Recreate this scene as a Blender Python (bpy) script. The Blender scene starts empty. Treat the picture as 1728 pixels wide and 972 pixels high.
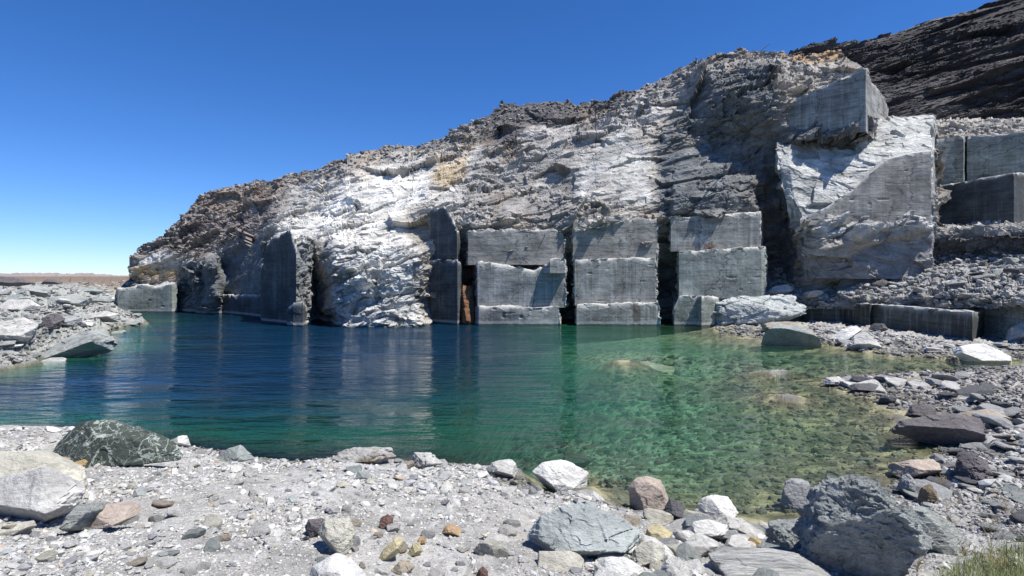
import bpy, math, random
import numpy as np
from mathutils import Vector

S = bpy.context.scene
COL = S.collection
F, HX, HY, ZC = 950.0, 864.0, 466.0, 3.5     # focal length in photo pixels, principal column, horizon row, eye height over the water
rng = np.random.default_rng(11)

# ------------------------------------------------------------------ numeric helpers
def at(px, py, Y):
    px, py, Y = np.asarray(px, float), np.asarray(py, float), np.asarray(Y, float)
    return np.stack([(px - HX) * Y / F, Y + 0 * px, ZC + (HY - py) * Y / F], -1)

def hsh(ix, iy, iz, seed):
    h = (ix.astype(np.int64) * 374761393 + iy.astype(np.int64) * 668265263 + iz.astype(np.int64) * 2147483647 + seed * 1274126177) & 0xffffffff
    h = ((h ^ (h >> 13)) * 1274126177) & 0xffffffff
    h = ((h ^ (h >> 16)) * 2246822519) & 0xffffffff
    return ((h ^ (h >> 15)) & 0xffffff) / float(0xffffff)

def vnoise(P, seed=0):
    i = np.floor(P).astype(np.int64); f = P - i
    u = f * f * f * (f * (f * 6 - 15) + 10)
    r = 0
    for a in (0, 1):
        wa = u[..., 0] if a else 1 - u[..., 0]
        for b in (0, 1):
            wb = u[..., 1] if b else 1 - u[..., 1]
            for c in (0, 1):
                wc = u[..., 2] if c else 1 - u[..., 2]
                r = r + wa * wb * wc * hsh(i[..., 0] + a, i[..., 1] + b, i[..., 2] + c, seed)
    return r * 2 - 1

def fbm(P, octv=4, seed=0, gain=.5):
    s, a, t = 0, 1.0, 0
    for k in range(octv):
        s = s + a * vnoise(P * (2.03 ** k) + 7.3 * k, seed + k * 17); t += a; a *= gain
    return s / t

def fracture(P, size, seed, tilt=1.0):
    """random tilted facets, one per cell: broken rock.  returns (offset -1..1, cell random 0..1)"""
    Q = P / np.asarray(size, float)
    Q = Q + .35 * np.stack([vnoise(Q * 1.1, seed + 5), vnoise(Q * 1.1 + 9, seed + 6), vnoise(Q * 1.1 + 31, seed + 7)], -1)
    i = np.floor(Q).astype(np.int64); f = Q - i
    best = np.full(Q.shape[:-1], 1e9); val = np.zeros_like(best); rnd = np.zeros_like(best)
    for a in (-1, 0, 1):
        for b in (-1, 0, 1):
            for c in (-1, 0, 1):
                cx, cy, cz = i[..., 0] + a, i[..., 1] + b, i[..., 2] + c
                dx = a + hsh(cx, cy, cz, seed) - f[..., 0]
                dy = b + hsh(cx, cy, cz, seed + 1) - f[..., 1]
                dz = c + hsh(cx, cy, cz, seed + 2) - f[..., 2]
                d = dx * dx + dy * dy + dz * dz
                m = d < best
                r = hsh(cx, cy, cz, seed + 3)
                g1 = hsh(cx, cy, cz, seed + 4) - .5; g2 = hsh(cx, cy, cz, seed + 8) - .5; g3 = hsh(cx, cy, cz, seed + 9) - .5
                v = (r - .5) * .8 + tilt * 2.6 * (dx * g1 + dy * g2 + dz * g3)
                best = np.where(m, d, best); val = np.where(m, v, val); rnd = np.where(m, r, rnd)
    return val, rnd

def segdist(X, Y, poly, closed=True):
    X = np.asarray(X, float); Y = np.asarray(Y, float)
    d = np.full(X.shape, 1e18); ins = np.zeros(X.shape, bool)
    n = len(poly)
    for k in range(n if closed else n - 1):
        x0, y0 = poly[k]; x1, y1 = poly[(k + 1) % n]
        ex, ey = x1 - x0, y1 - y0
        t = np.clip(((X - x0) * ex + (Y - y0) * ey) / (ex * ex + ey * ey + 1e-12), 0, 1)
        d = np.minimum(d, (X - x0 - t * ex) ** 2 + (Y - y0 - t * ey) ** 2)
        if closed and y0 != y1:
            ins ^= ((y0 > Y) != (y1 > Y)) & (X < ex * (Y - y0) / (y1 - y0) + x0)
    d = np.sqrt(d)
    return np.where(ins, -d, d) if closed else d

def sstep(a, b, x):
    t = np.clip((x - a) / (b - a), 0, 1); return t * t * (3 - 2 * t)

def pmask(px, py, poly, soft=12):
    return 1 - sstep(-soft, soft, segdist(px, py, poly))

def rbf(points, px, py):
    P = np.array([p[:2] for p in points], float); v = np.array([p[2] for p in points], float)
    A = np.hypot(P[:, None, 0] - P[None, :, 0], P[:, None, 1] - P[None, :, 1])
    n = len(P); M = np.zeros((n + 1, n + 1)); M[:n, :n] = -A; M[:n, n] = 1; M[n, :n] = 1
    w = np.linalg.solve(M + 1e-9 * np.eye(n + 1), np.append(v, 0))
    out = np.full(px.shape, w[n])
    for k in range(n):
        out = out - w[k] * np.hypot(px - P[k, 0], py - P[k, 1])
    return out

# ------------------------------------------------------------------ mesh helpers
def link(o, parent=None):
    COL.objects.link(o)
    if parent is not None:
        o.parent = parent
    return o

def mesh_np(name, V, Fc, mat, parent=None, smooth=False, colors=None, attrs=None):
    me = bpy.data.meshes.new(name)
    V = np.ascontiguousarray(V, np.float32).reshape(-1, 3); Fc = np.asarray(Fc, np.int32)
    me.vertices.add(len(V)); me.vertices.foreach_set('co', V.ravel())
    k = Fc.shape[1]
    me.loops.add(Fc.size); me.loops.foreach_set('vertex_index', Fc.ravel())
    me.polygons.add(len(Fc)); me.polygons.foreach_set('loop_start', np.arange(0, Fc.size, k, dtype=np.int32))
    me.polygons.foreach_set('use_smooth', np.full(len(Fc), smooth, bool))
    me.update(calc_edges=True); me.validate()
    if colors is not None:
        ca = me.color_attributes.new('Col', 'FLOAT_COLOR', 'POINT')
        c = np.ones((len(V), 4), np.float32); c[:, :3] = np.asarray(colors).reshape(-1, 3)
        ca.data.foreach_set('color', c.ravel())
    for nme, arr in (attrs or {}).items():
        a = me.attributes.new(nme, 'FLOAT', 'POINT'); a.data.foreach_set('value', np.asarray(arr, np.float32).ravel())
    me.materials.append(mat)
    return link(bpy.data.objects.new(name, me), parent)

def grid_faces(nr, nc):
    i = np.arange(nr * nc).reshape(nr, nc)
    return np.stack([i[:-1, :-1], i[:-1, 1:], i[1:, 1:], i[1:, :-1]], -1).reshape(-1, 4)

def grid_normals(G):
    du = np.gradient(G, axis=1); dv = np.gradient(G, axis=0)
    n = np.cross(du, dv); n /= np.linalg.norm(n, axis=-1, keepdims=True) + 1e-9
    return n

def tag(o, label, cat, group=None):
    o['label'] = label; o['category'] = cat
    if group: o['group'] = group
    return o

def structure(o):
    o['kind'] = 'structure'; return o

def recentre(o, base):
    """move a mesh's origin to base, keeping it where it stands"""
    base = Vector(base)
    me = o.data; n = len(me.vertices)
    c = np.empty(n * 3, np.float32); me.vertices.foreach_get('co', c)
    c = c.reshape(-1, 3) - np.array(base, np.float32); me.vertices.foreach_set('co', c.ravel()); me.update()
    o.location = base
    for ch in o.children: recentre(ch, base); ch.location = (0, 0, 0)
    return o

# ------------------------------------------------------------------ materials
class N:
    def __init__(s, name):
        s.m = bpy.data.materials.new(name); s.m.use_nodes = True
        s.t = s.m.node_tree; s.t.nodes.clear(); s.out = s.t.nodes.new('ShaderNodeOutputMaterial')
    def n(s, typ, **kw):
        nd = s.t.nodes.new('ShaderNode' + typ)
        for k, v in kw.items():
            if k.startswith('i_'):
                key = k[2:]; key = int(key) if key.isdigit() else key.replace('_', ' ')
                if isinstance(v, bpy.types.NodeSocket): s.t.links.new(v, nd.inputs[key])
                else: nd.inputs[key].default_value = v
            else: setattr(nd, k, v)
        return nd
    def math(s, op, a, b=0.0, c=None, clamp=False):
        nd = s.t.nodes.new('ShaderNodeMath'); nd.operation = op; nd.use_clamp = clamp
        for i, v in enumerate((a, b) if c is None else (a, b, c)):
            if isinstance(v, bpy.types.NodeSocket): s.t.links.new(v, nd.inputs[i])
            else: nd.inputs[i].default_value = v
        return nd.outputs[0]
    def mix(s, f, a, b, mode='MIX'):
        nd = s.t.nodes.new('ShaderNodeMix'); nd.data_type = 'RGBA'; nd.blend_type = mode
        for k, v in ((0, f), (6, a), (7, b)):
            if isinstance(v, bpy.types.NodeSocket): s.t.links.new(v, nd.inputs[k])
            else: nd.inputs[k].default_value = v if k == 0 else (*v, 1) if len(v) == 3 else v
        return nd.outputs[2]
    def ramp(s, v, stops):
        nd = s.t.nodes.new('ShaderNodeValToRGB'); s.t.links.new(v, nd.inputs[0])
        e = nd.color_ramp.elements
        while len(e) < len(stops): e.new(.5)
        for k, (p, c) in enumerate(stops):
            e[k].position = p; e[k].color = (*c, 1) if hasattr(c, '__len__') else (c, c, c, 1)
        return nd.outputs[0]
    def coords(s, scale=(1, 1, 1), rot=(0, 0, 0)):
        tc = s.t.nodes.new('ShaderNodeTexCoord'); mp = s.t.nodes.new('ShaderNodeMapping')
        s.t.links.new(tc.outputs['Object'], mp.inputs[0]); mp.inputs['Scale'].default_value = scale
        mp.inputs['Rotation'].default_value = rot
        return mp.outputs[0]
    def noise(s, vec, sc, det=6, rough=.6, dist=0.0):
        nd = s.n('TexNoise', i_Vector=vec, i_Scale=sc, i_Detail=det, i_Roughness=rough, i_Distortion=dist); return nd.outputs[0]
    def done(s, sh):
        s.t.links.new(sh, s.out.inputs[0]); return s.m

def rock_mat(name, color=None, sc=1.0, bump=.5, bdist=.05, stretch=(1, 1, 1.6), rot=(.15, .25, 0), veins=None, var=(.62, 1.25), streak=0, rough=.9, speck=0.0, var2=None, waterline=False):
    """broken stone. colour from the mesh's own 'Col' attribute when color is None"""
    b = N(name); v = b.coords(stretch, rot)
    if color is None: c = b.n('Attribute', attribute_name='Col').outputs['Color']
    else: c = b.n('RGB').outputs[0]; c.default_value = (*color, 1)
    n1 = b.noise(v, .9 * sc, 9, .68, .6)
    n2 = b.noise(v, 6.0 * sc, 6, .7)
    f = b.ramp(n1, [(.3, var[0]), (.7, var[1])])
    c = b.mix(1, c, f, 'MULTIPLY')
    c = b.mix(.6, c, b.ramp(n2, [(.3, .68), (.7, 1.25)]), 'MULTIPLY')
    if var2:
        c = b.mix(b.ramp(b.noise(v, .5 * sc, 5, .6), [(.5, 0.0), (.66, 1.0)]), c, var2)
    if speck:
        c = b.mix(b.math('MULTIPLY', b.ramp(b.noise(v, 30 * sc, 3, .6), [(.56, 0.0), (.68, 1.0)]), speck), c, (.6, .62, .6))
    if veins:
        w = b.coords((1, 1, 1), (.5, .3, .8))
        for sc2, wd in ((2.2, .018), (5.0, .014)):
            nn = b.noise(w, sc2 * sc, 3, .55, .8)
            dd = b.math('ABSOLUTE', b.math('SUBTRACT', nn, .5))
            c = b.mix(b.ramp(dd, [(0.0, .75), (wd, 0.0)]), c, veins)
    if streak:
        ca = b.n('Attribute', attribute_name='chip').outputs['Fac']; ru = b.n('Attribute', attribute_name='rust').outputs['Fac']
        sv = b.coords((2.6, 2.6, .14))
        st = b.noise(sv, 1.3, 6, .65)
        c = b.mix(b.math('MULTIPLY', b.ramp(st, [(.52, 0.0), (.66, 1.0)]), streak), c, (.52, .53, .52))
        st2 = b.noise(sv, 2.3, 5, .6)
        c = b.mix(b.math('MULTIPLY', b.ramp(st2, [(.34, 1.0), (.46, 0.0)]), streak * .8), c, (.07, .07, .06))
        ln = b.noise(b.coords((.12, .12, 14), (.02, .03, 0)), 1.2, 4, .6)
        c = b.mix(.35, c, b.ramp(ln, [(.35, .6), (.65, 1.2)]), 'MULTIPLY')
        bed_ = b.noise(b.coords((.3, .3, 4.5), (.0, .16, 0)), 1.6, 7, .7, .8)
        c = b.mix(.75, c, b.ramp(bed_, [(.34, .45), (.5, 1.0), (.62, 1.05), (.72, 1.5)]), 'MULTIPLY')
        vc = b.n('TexVoronoi', i_Vector=b.mix(.25, b.coords((.34, .34, .5), (.3, .5, 0)), b.n('TexNoise', i_Vector=v, i_Scale=1.1).outputs[1]), i_Scale=1.0, feature='DISTANCE_TO_EDGE')
        c = b.mix(b.ramp(vc.outputs[0], [(0.0, .8), (.012, 0.0)]), c, (.045, .042, .04))
        big = b.noise(b.coords((1, 1, 1)), .55, 3, .5)
        c = b.mix(1, c, b.ramp(big, [(.35, .72), (.65, 1.22)]), 'MULTIPLY')
        pits = b.noise(b.coords((1, 1, 1.8)), 9, 2, .5)
        c = b.mix(b.math('MULTIPLY', b.ramp(pits, [(.68, 0.0), (.74, 1.0)]), .7), c, (.06, .055, .05))
        c = b.mix(b.math('MULTIPLY', ca, .9), c, b.mix(b.ramp(n2, [(.3, 0.0), (.7, 1.0)]), (.34, .33, .31), (.66, .66, .62)))
        c = b.mix(b.math('MULTIPLY', ru, .7), c, (.07, .05, .03))
    if waterline:
        gz = b.n('SeparateXYZ', i_0=b.n('NewGeometry').outputs['Position']).outputs[2]
        gz = b.math('ADD', gz, b.math('MULTIPLY', b.math('SUBTRACT', b.noise(b.coords((1, 1, 3)), 3.0, 4, .6), .5), .16))
        c = b.mix(b.ramp(gz, [(0.0, .0), (.10, .0), (.16, .6), (.24, .5), (.36, 0.0)]), c, (.50, .50, .46))
        c = b.mix(b.ramp(gz, [(0.0, .85), (.07, .8), (.13, 0.0)]), c, (.055, .06, .045))
    vo = b.n('TexVoronoi', i_Vector=v, i_Scale=5.0 * sc, feature='F1')
    h = b.math('ADD', b.math('MULTIPLY', n2, 1.0), b.math('MULTIPLY', vo.outputs[0], .45))
    h = b.math('ADD', h, b.math('MULTIPLY', n1, 2.0))
    h = b.math('ADD', h, b.math('MULTIPLY', b.noise(v, 28 * sc, 4, .65), .35))
    bp = b.n('Bump', i_Strength=bump, i_Distance=bdist, i_Height=h)
    p = b.n('BsdfPrincipled', i_Base_Color=c, i_Roughness=rough, i_Normal=bp.outputs[0])
    p.inputs['Specular IOR Level'].default_value = .25
    return b.done(p.outputs[0])

M = {}
M['cliff'] = rock_mat('weathered_rock', None, 1.0, .75, .08, var=(.5, 1.4), speck=.25, waterline=True)
M['bedded'] = rock_mat('dark_bedded_rock', None, .8, .9, .12, (.35, .35, 3.2), (.0, -.22, 0), speck=.2)
M['sawn'] = rock_mat('sawn_rock_face', (.30, .298, .275), .8, .35, .025, (1, 1, 2.5), (0, .05, 0), streak=.5, var=(.6, 1.3), waterline=True)
M['sawn_shade'] = rock_mat('shade_toned_sawn_face', (.075, .085, .09), .8, .4, .03, (1, 1, 1.5), (0, .05, 0), streak=.10, var=(.6, 1.3), waterline=True)  # sawn rock darkened in colour for the shade on faces turned from the sun
M['sawn_bench_shade'] = rock_mat('shade_toned_bench_face', (.075, .085, .078), .8, .3, .02, (1, 1, 2), (0, .05, 0), streak=.3)  # bench rock with the shade of its left-facing side put into the colour
M['sawn_green'] = rock_mat('green_sawn_face', (.26, .28, .25), .8, .3, .02, (1, 1, 2), (0, .05, 0), streak=.3, veins=(.4, .44, .4), waterline=True)
M['ground'] = rock_mat('crushed_rock_ground', None, 5.0, .9, .03, (1, 1, 1), (0, 0, 0), speck=.2)
M['gravel'] = rock_mat('gravel_stone', None, 7.0, .4, .01, speck=.15)
M['stone'] = rock_mat('loose_stone', None, 3.0, .7, .02, speck=.2)
ROCKC = {
    'pale': (.48, .47, .44), 'white': (.66, .65, .61), 'grey': (.30, .305, .30), 'greygreen': (.28, .305, .29),
    'bluegreen': (.36, .39, .375), 'yellow': (.50, .44, .27), 'cream': (.50, .48, .40), 'pink': (.43, .36, .30),
    'ochre': (.42, .30, .14), 'orange': (.42, .29, .17), 'maroon': (.15, .085, .07), 'dark': (.11, .11, .115),
    'brown': (.20, .155, .10), 'tan': (.37, .32, .25), 'purple': (.135, .122, .125), 'darkgreen': (.07, .085, .07)}
def stone_mat(key):
    k = 'st_' + key
    if k not in M: M[k] = rock_mat(key + '_boulder_stone', ROCKC[key], 2.2, .8, .035, (1, 1, 1.8), (.3, .4, 0), speck=.2, var=(.6, 1.3))
    return M[k]
M['st_veined'] = rock_mat('dark_green_veined_stone', (.06, .075, .063), 1.2, .7, .04, (1, 1, 1), (0, 0, 0), veins=(.48, .52, .47))
M['st_knobbly'] = rock_mat('rough_blue_grey_stone', (.38, .41, .395), 2.6, 1.0, .09, (1, 1, 1.6), (.2, .5, 0), veins=(.55, .57, .54), speck=.7, var=(.45, 1.5))
M['st_hollow'] = rock_mat('white_stone_with_brown_hollows', (.50, .49, .46), 2.5, .9, .06, (1, 1, 1.6), (.2, .4, 0), var2=(.15, .11, .06))
M['st_outcrop'] = rock_mat('pale_mottled_outcrop_stone', (.46, .49, .47), 1.6, .9, .07, (1, 1, 1.6), (.2, .4, 0), var=(.5, 1.3), speck=.4, veins=(.6, .62, .6))
M['st_striped'] = rock_mat('striped_white_stone', (.55, .55, .52), 1.4, .9, .05, (.6, 5, 5), (.2, .1, .2), var=(.45, 1.2))
M['st_slatey'] = rock_mat('slaty_stone', (.43, .45, .42), 1.4, .9, .05, (.5, 5, 5), (0, .6, .2), var=(.5, 1.25))

# ------------------------------------------------------------------ lake outline, traced at water level, and the ground height
shore = [(-500, 742), (-200, 732), (0, 724), (80, 720), (200, 735), (300, 745), (345, 753), (400, 765), (432, 771), (500, 778), (560, 772), (640, 774), (700, 776), (745, 783),
         (800, 786), (860, 790), (885, 818), (935, 830), (1000, 822), (1060, 858), (1110, 862), (1180, 868), (1250, 880), (1300, 888), (1345, 872), (1400, 850), (1480, 820), (1520, 790), (1560, 772),
         (1602, 762), (1570, 748), (1520, 730), (1500, 705), (1460, 672), (1400, 650), (1385, 643), (1430, 634), (1500, 630), (1580, 628), (1650, 622), (1728, 618), (1850, 616),
         (1850, 606), (1728, 606), (1690, 611), (1600, 605), (1500, 601), (1440, 594), (1390, 583), (1300, 577), (1240, 569), (1205, 558), (1215, 551)]
lake = [((px - HX) * ZC / (py - HY), F * ZC / (py - HY)) for px, py in shore]
lake += [(14.0, 47), (-4, 50), (-20, 60), (-36, 60)]
for px, py in [(200, 528), (250, 545), (225, 551), (188, 556), (192, 590), (110, 600), (60, 606), (70, 612), (0, 628), (-200, 640), (-500, 655)]:
    lake.append(((px - HX) * ZC / (py - HY), F * ZC / (py - HY)))

bumps = [  # sunken humps: x, y, radius, rise
    (4.3, 23.5, 2.2, 1.2), (1.3, 11.2, .45, .35), (7.6, 16.2, 1.4, .5), (9.2, 20.6, 1.6, .5), (1.6, 9.6, .6, .35), (-4.6, 12.4, .8, .6), (-2.4, 12.4, .7, .5)]
def H(X, Y):
    X = np.asarray(X, float); Y = np.asarray(Y, float)
    P3 = np.stack([X, Y, 0 * X], -1)
    w = fbm(P3 * .8, 3, 3) * np.clip(Y * .02, .08, .5)
    sd = segdist(X, Y, lake) + w
    near = 1 - sstep(5, 10, Y)
    left = sstep(-3, -9, X) * sstep(17, 22, Y)
    right = sstep(3.5, 6.5, X) * (1 - near)
    farr = right * sstep(20, 23, Y)
    slope = .27 + .13 * left - .17 * right - .06 * farr
    cap = 4.0 - .75 * left - 2.9 * right - .75 * farr
    cap = np.where(Y > 70, 3.3, cap)
    so = np.maximum(sd, 0)
    up = cap * (1 - np.exp(-slope * so / cap))
    dr = sstep(-8, 5.0, X)
    cd = 9 - 6.9 * dr; s2 = 2.0 - 1.77 * dr ** .6
    si = np.maximum(-sd, 0)
    dn = -cd * (1 - np.exp(-s2 * si / cd))
    for bx, by, br, bh in bumps:
        dn = dn + bh * np.exp(-((X - bx) ** 2 + (Y - by) ** 2) / br ** 2) * (dn < -.3)
    rgh = fbm(P3 * 1.7, 4, 21) * np.clip(.05 + .004 * Y, 0, .25) * np.clip(so * 1.5 + .25, 0, 1)
    h = np.where(sd > 0, up, dn) + rgh
    return h

# ground sheet: fan of columns from the viewer's feet to the horizon
gpx = np.concatenate([np.linspace(-2600, -260, 50), np.linspace(-240, 1970, 780), np.linspace(2000, 4400, 50)])
gY = np.concatenate([np.geomspace(.9, 62, 560), np.geomspace(64, 5000, 40)])
GX, GY = np.meshgrid(gpx, gY)
WX = (GX - HX) * GY / F
GH = H(WX, GY)
G = np.stack([WX, GY, GH], -1)
far = sstep(46, 62, GY)
GP = G.copy()
stepy = np.clip(GY, 1, 60)
f1, r1 = fracture(G * [1, 1, 2], (.9, .9, .9), 51)
f2, r2 = fracture(G * [1, 1, 2], (.32, .32, .32), 61)
fL, rL = fracture(G * [.45, 1, 2], (1.5, 1.9, 2.2), 71, 1.6)
lw = sstep(-3, -9, WX) * sstep(17, 22, GY) * sstep(0, .3, GH)
rw = sstep(5, 7, WX) * sstep(0, .2, GH) * sstep(7, 10, GY)
G[..., 2] += (1 - far) * lw * .34 * fL
G[..., 2] += (1 - far) * (f1 * (.02 + .12 * lw + .06 * rw) + f2 * (.015 + .03 * lw + .04 * rw)) * np.clip(stepy / 8, .6, 1.2)
# ground colours: pale crushed marble, brown algae on the bed, tan flats
def ground_col(G, r):
    X, Y, Z = G[..., 0], G[..., 1], G[..., 2]
    n = fbm(G * .5, 3, 91)
    c = np.empty(G.shape); c[:] = (.43, .425, .41)
    tan = np.clip(.35 + n * 1.2, 0, 1)[..., None] * .35
    c = c * (1 - tan) + np.array((.40, .36, .29)) * tan
    rr = (sstep(4.5, 7, X) * sstep(6, 9, Y))[..., None]
    c = c * (1 - .55 * rr) + np.array((.30, .285, .26)) * .55 * rr
    c *= (.8 + .4 * r)[..., None]
    ll = (sstep(-3, -9, X) * sstep(17, 22, Y))[..., None]
    c = c * (1 - .7 * ll) + np.array((.33, .35, .32)) * .7 * ll
    wet = (sstep(.10, .0, Z))[..., None]
    bed = np.array((.27, .25, .155)) + 0 * c
    bed = bed * (.45 + 1.1 * sstep(-.3, .5, fbm(G * [3, 3, 3], 3, 77)))[..., None]
    damp = sstep(.17, .07, Z + .03 * n)[..., None]
    c = c * (1 - .5 * damp)
    c = c * (1 - wet) + bed * wet
    deep = sstep(-.25, -1.0, Z)[..., None]
    c = c * (1 - deep) + np.array((.38, .45, .35)) * (.5 + .9 * sstep(-.25, .3, fbm(G * [5, 5, 5], 3, 78)))[..., None] * deep
    fr = sstep(58, 66, Y)[..., None]
    return c * (1 - fr) + np.array((.20, .15, .11)) * fr
ground = structure(mesh_np('ground', G, grid_faces(*GX.shape), M['ground'], colors=ground_col(G, r1)))

# where the ray through a photo pixel meets the ground
GPY = HY + (ZC - G[..., 2]) * F / GY
GMIN = np.minimum.accumulate(GPY, axis=0)
def hit(px, py):
    px = np.atleast_1d(np.asarray(px, float)); py = np.atleast_1d(np.asarray(py, float))
    ci = np.clip(np.searchsorted(gpx, px), 0, len(gpx) - 1)
    out = np.empty((len(px), 3))
    for c in np.unique(ci):
        m = ci == c
        r = np.searchsorted(-GMIN[:, c], -py[m]); r = np.clip(r, 1, len(gY) - 1)
        a, b = GPY[r - 1, c], GPY[r, c]
        t = np.clip((a - py[m]) / np.where(np.abs(a - b) < 1e-6, 1, a - b), 0, 1)
        y = gY[r - 1] * (1 - t) + gY[r] * t
        out[m, 1] = y; out[m, 0] = (px[m] - HX) * y / F; out[m, 2] = G[r - 1, c, 2] * (1 - t) + G[r, c, 2] * t
    return out

# ------------------------------------------------------------------ the big cliff
crest = [(215, 468), (222, 450), (229, 425), (232, 418), (262, 402), (280, 392), (303, 372), (312, 365), (330, 345), (352, 326), (375, 319), (430, 308), (470, 306), (500, 296), (560, 276),
         (620, 255), (660, 247), (700, 246), (740, 232), (770, 214), (800, 206), (830, 190), (848, 173), (880, 172), (930, 174), (980, 174), (1030, 165), (1070, 153), (1090, 142),
         (1130, 125), (1160, 110), (1200, 98), (1240, 88), (1290, 86), (1380, 88), (1418, 88), (1428, 102), (1462, 118), (1500, 200), (1530, 196), (1572, 198), (1580, 226), (1590, 300)]
cp = [(215, 436, 66), (215, 470, 64), (215, 560, 60), (232, 440, 63), (250, 470, 60), (300, 470, 57), (300, 400, 64), (350, 330, 74), (375, 319, 76), (340, 380, 64), (400, 360, 68), (297, 527, 56), (297, 450, 58),
      (320, 420, 58), (372, 420, 57), (345, 500, 52.5), (372, 500, 50), (368, 450, 51), (376, 500, 54), (378, 450, 55), (440, 500, 47.5), (438, 450, 48), (440, 560, 47.5), (300, 560, 56), (372, 560, 50), (378, 560, 54),
      (420, 410, 54), (470, 380, 50), (440, 308, 80), (480, 330, 68), (500, 296, 78), (470, 410, 47), (520, 420, 44), (528, 480, 45.2), (530, 550, 45), (570, 480, 40), (572, 430, 40.5), (575, 555, 38.8), (560, 400, 43),
      (640, 555, 38.5), (700, 555, 38.5), (640, 500, 39.5), (640, 440, 40.8), (700, 480, 40), (700, 430, 41), (640, 400, 43), (700, 380, 44), (600, 340, 49), (660, 320, 51), (600, 300, 57), (560, 276, 70), (620, 255, 74), (700, 247, 74),
      (714, 440, 42), (718, 520, 42.6), (760, 440, 43.3), (760, 545, 43), (790, 500, 44.5), (792, 555, 44), (800, 440, 44.5), (760, 340, 44.5), (740, 345, 44), (750, 300, 51), (720, 320, 48), (790, 320, 46.5), (780, 260, 60), (800, 206, 72), (770, 214, 72),
      (850, 480, 43.4), (850, 555, 43.4), (960, 480, 44.5), (960, 555, 44.5), (960, 330, 44.5), (1050, 480, 43.2), (1050, 555, 43), (1120, 480, 44.6), (1120, 555, 44.6), (1120, 300, 44.6), (1200, 480, 43), (1200, 555, 43), (1290, 500, 46.5),
      (860, 384, 41.5), (930, 384, 41.5), (800, 384, 41.8), (860, 345, 43.6), (930, 330, 44.8), (860, 300, 48), (900, 250, 55), (860, 210, 64), (880, 172, 70), (980, 174, 68), (1040, 362, 41.3), (980, 364, 41.4), (1090, 362, 41.4), (1040, 300, 43.8), (1000, 240, 50), (1060, 220, 50), (1020, 190, 60),
      (1110, 250, 47), (1090, 142, 64), (1150, 170, 54), (1160, 110, 62), (1240, 88, 58), (1290, 86, 55), (1400, 88, 52), (1200, 125, 48), (1140, 355, 41.4), (1200, 350, 41.4), (1275, 350, 41.5), (1140, 318, 41.9), (1210, 312, 42.0), (1270, 305, 41.9), (1200, 290, 43.4), (1140, 290, 44), (1200, 240, 46.4), (1200, 180, 45.6), (1150, 230, 46.8),
      (1270, 285, 43.4), (1260, 240, 45.0), (1260, 160, 43.4), (1300, 120, 44.5), (1305, 180, 42.4), (1303, 225, 44.0),
      (1288, 450, 46.5), (1288, 380, 46), (1288, 330, 45.5), (1346, 470, 42.0), (1345, 540, 42.5),
      (1345, 372, 39.9), (1360, 380, 39.2), (1460, 373, 39.0), (1565, 364, 38.9), (1352, 366, 40.1), (1400, 352, 40.4), (1450, 358, 40.6), (1500, 350, 40.6), (1565, 350, 40.5), (1440, 330, 40.5), (1500, 310, 40.8), (1560, 300, 40.8), (1540, 270, 41), (1567, 262, 41), (1430, 312, 40.6), (1470, 280, 41.0), (1495, 256, 41.3), (1560, 246, 41.4),
      (1318, 300, 45.2), (1327, 300, 41.5), (1309, 255, 44.6), (1320, 255, 42.8), (1331, 368, 44.6), (1343, 368, 40.3), (1340, 430, 43.8), (1352, 430, 40.9), (1345, 330, 41.0), (1380, 330, 40.6), (1340, 290, 42.0), (1330, 250, 43.0), (1400, 300, 41.4), (1350, 235, 42.4), (1400, 230, 41.0), (1400, 260, 41.2), (1450, 214, 39.6), (1462, 240, 40.2), (1485, 235, 41.0), (1500, 210, 45), (1570, 200, 45.5), (1350, 205, 43.8), (1440, 196, 42.8), (1350, 190, 45), (1440, 180, 45), (1460, 120, 47), (1350, 130, 46), (1400, 110, 48),
      (1370, 440, 40.8), (1370, 500, 41.6), (1450, 395, 38.9), (1400, 410, 39.8), (1460, 450, 42.5), (1565, 385, 39.3), (1565, 440, 43), (1574, 300, 43), (1590, 300, 48), (1590, 400, 48), (1590, 500, 48)]
cx = np.array([c[0] for c in crest]); cyy = np.array([c[1] for c in crest])
ncol, nrow = 900, 360
pxs = np.linspace(221, 1589, ncol)
cr = np.interp(pxs, cx, cyy) + 1.6 * fbm(np.stack([pxs / 9, 0 * pxs, 0 * pxs], -1), 3, 5) + 3.2 * fracture(np.stack([pxs / 26, 0 * pxs, 0 * pxs], -1), (1, 1, 1), 8)[0]
t = np.linspace(0, 1, nrow)[:, None]
PY = 563 * (1 - t) + cr[None, :] * t
PX = np.broadcast_to(pxs, PY.shape).copy()
YY = rbf(cp, PX, PY)
knee = 57 - 11 * sstep(300, 520, PX)
YY = np.where(YY > knee, knee + (YY - knee) * .42, YY)
YY = YY + 2.2 * pmask(PX, PY, [(1326, 246), (1470, 215), (1580, 190), (1580, 345), (1470, 350), (1352, 372), (1345, 400)], 5)
C = at(PX, PY, YY)
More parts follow.
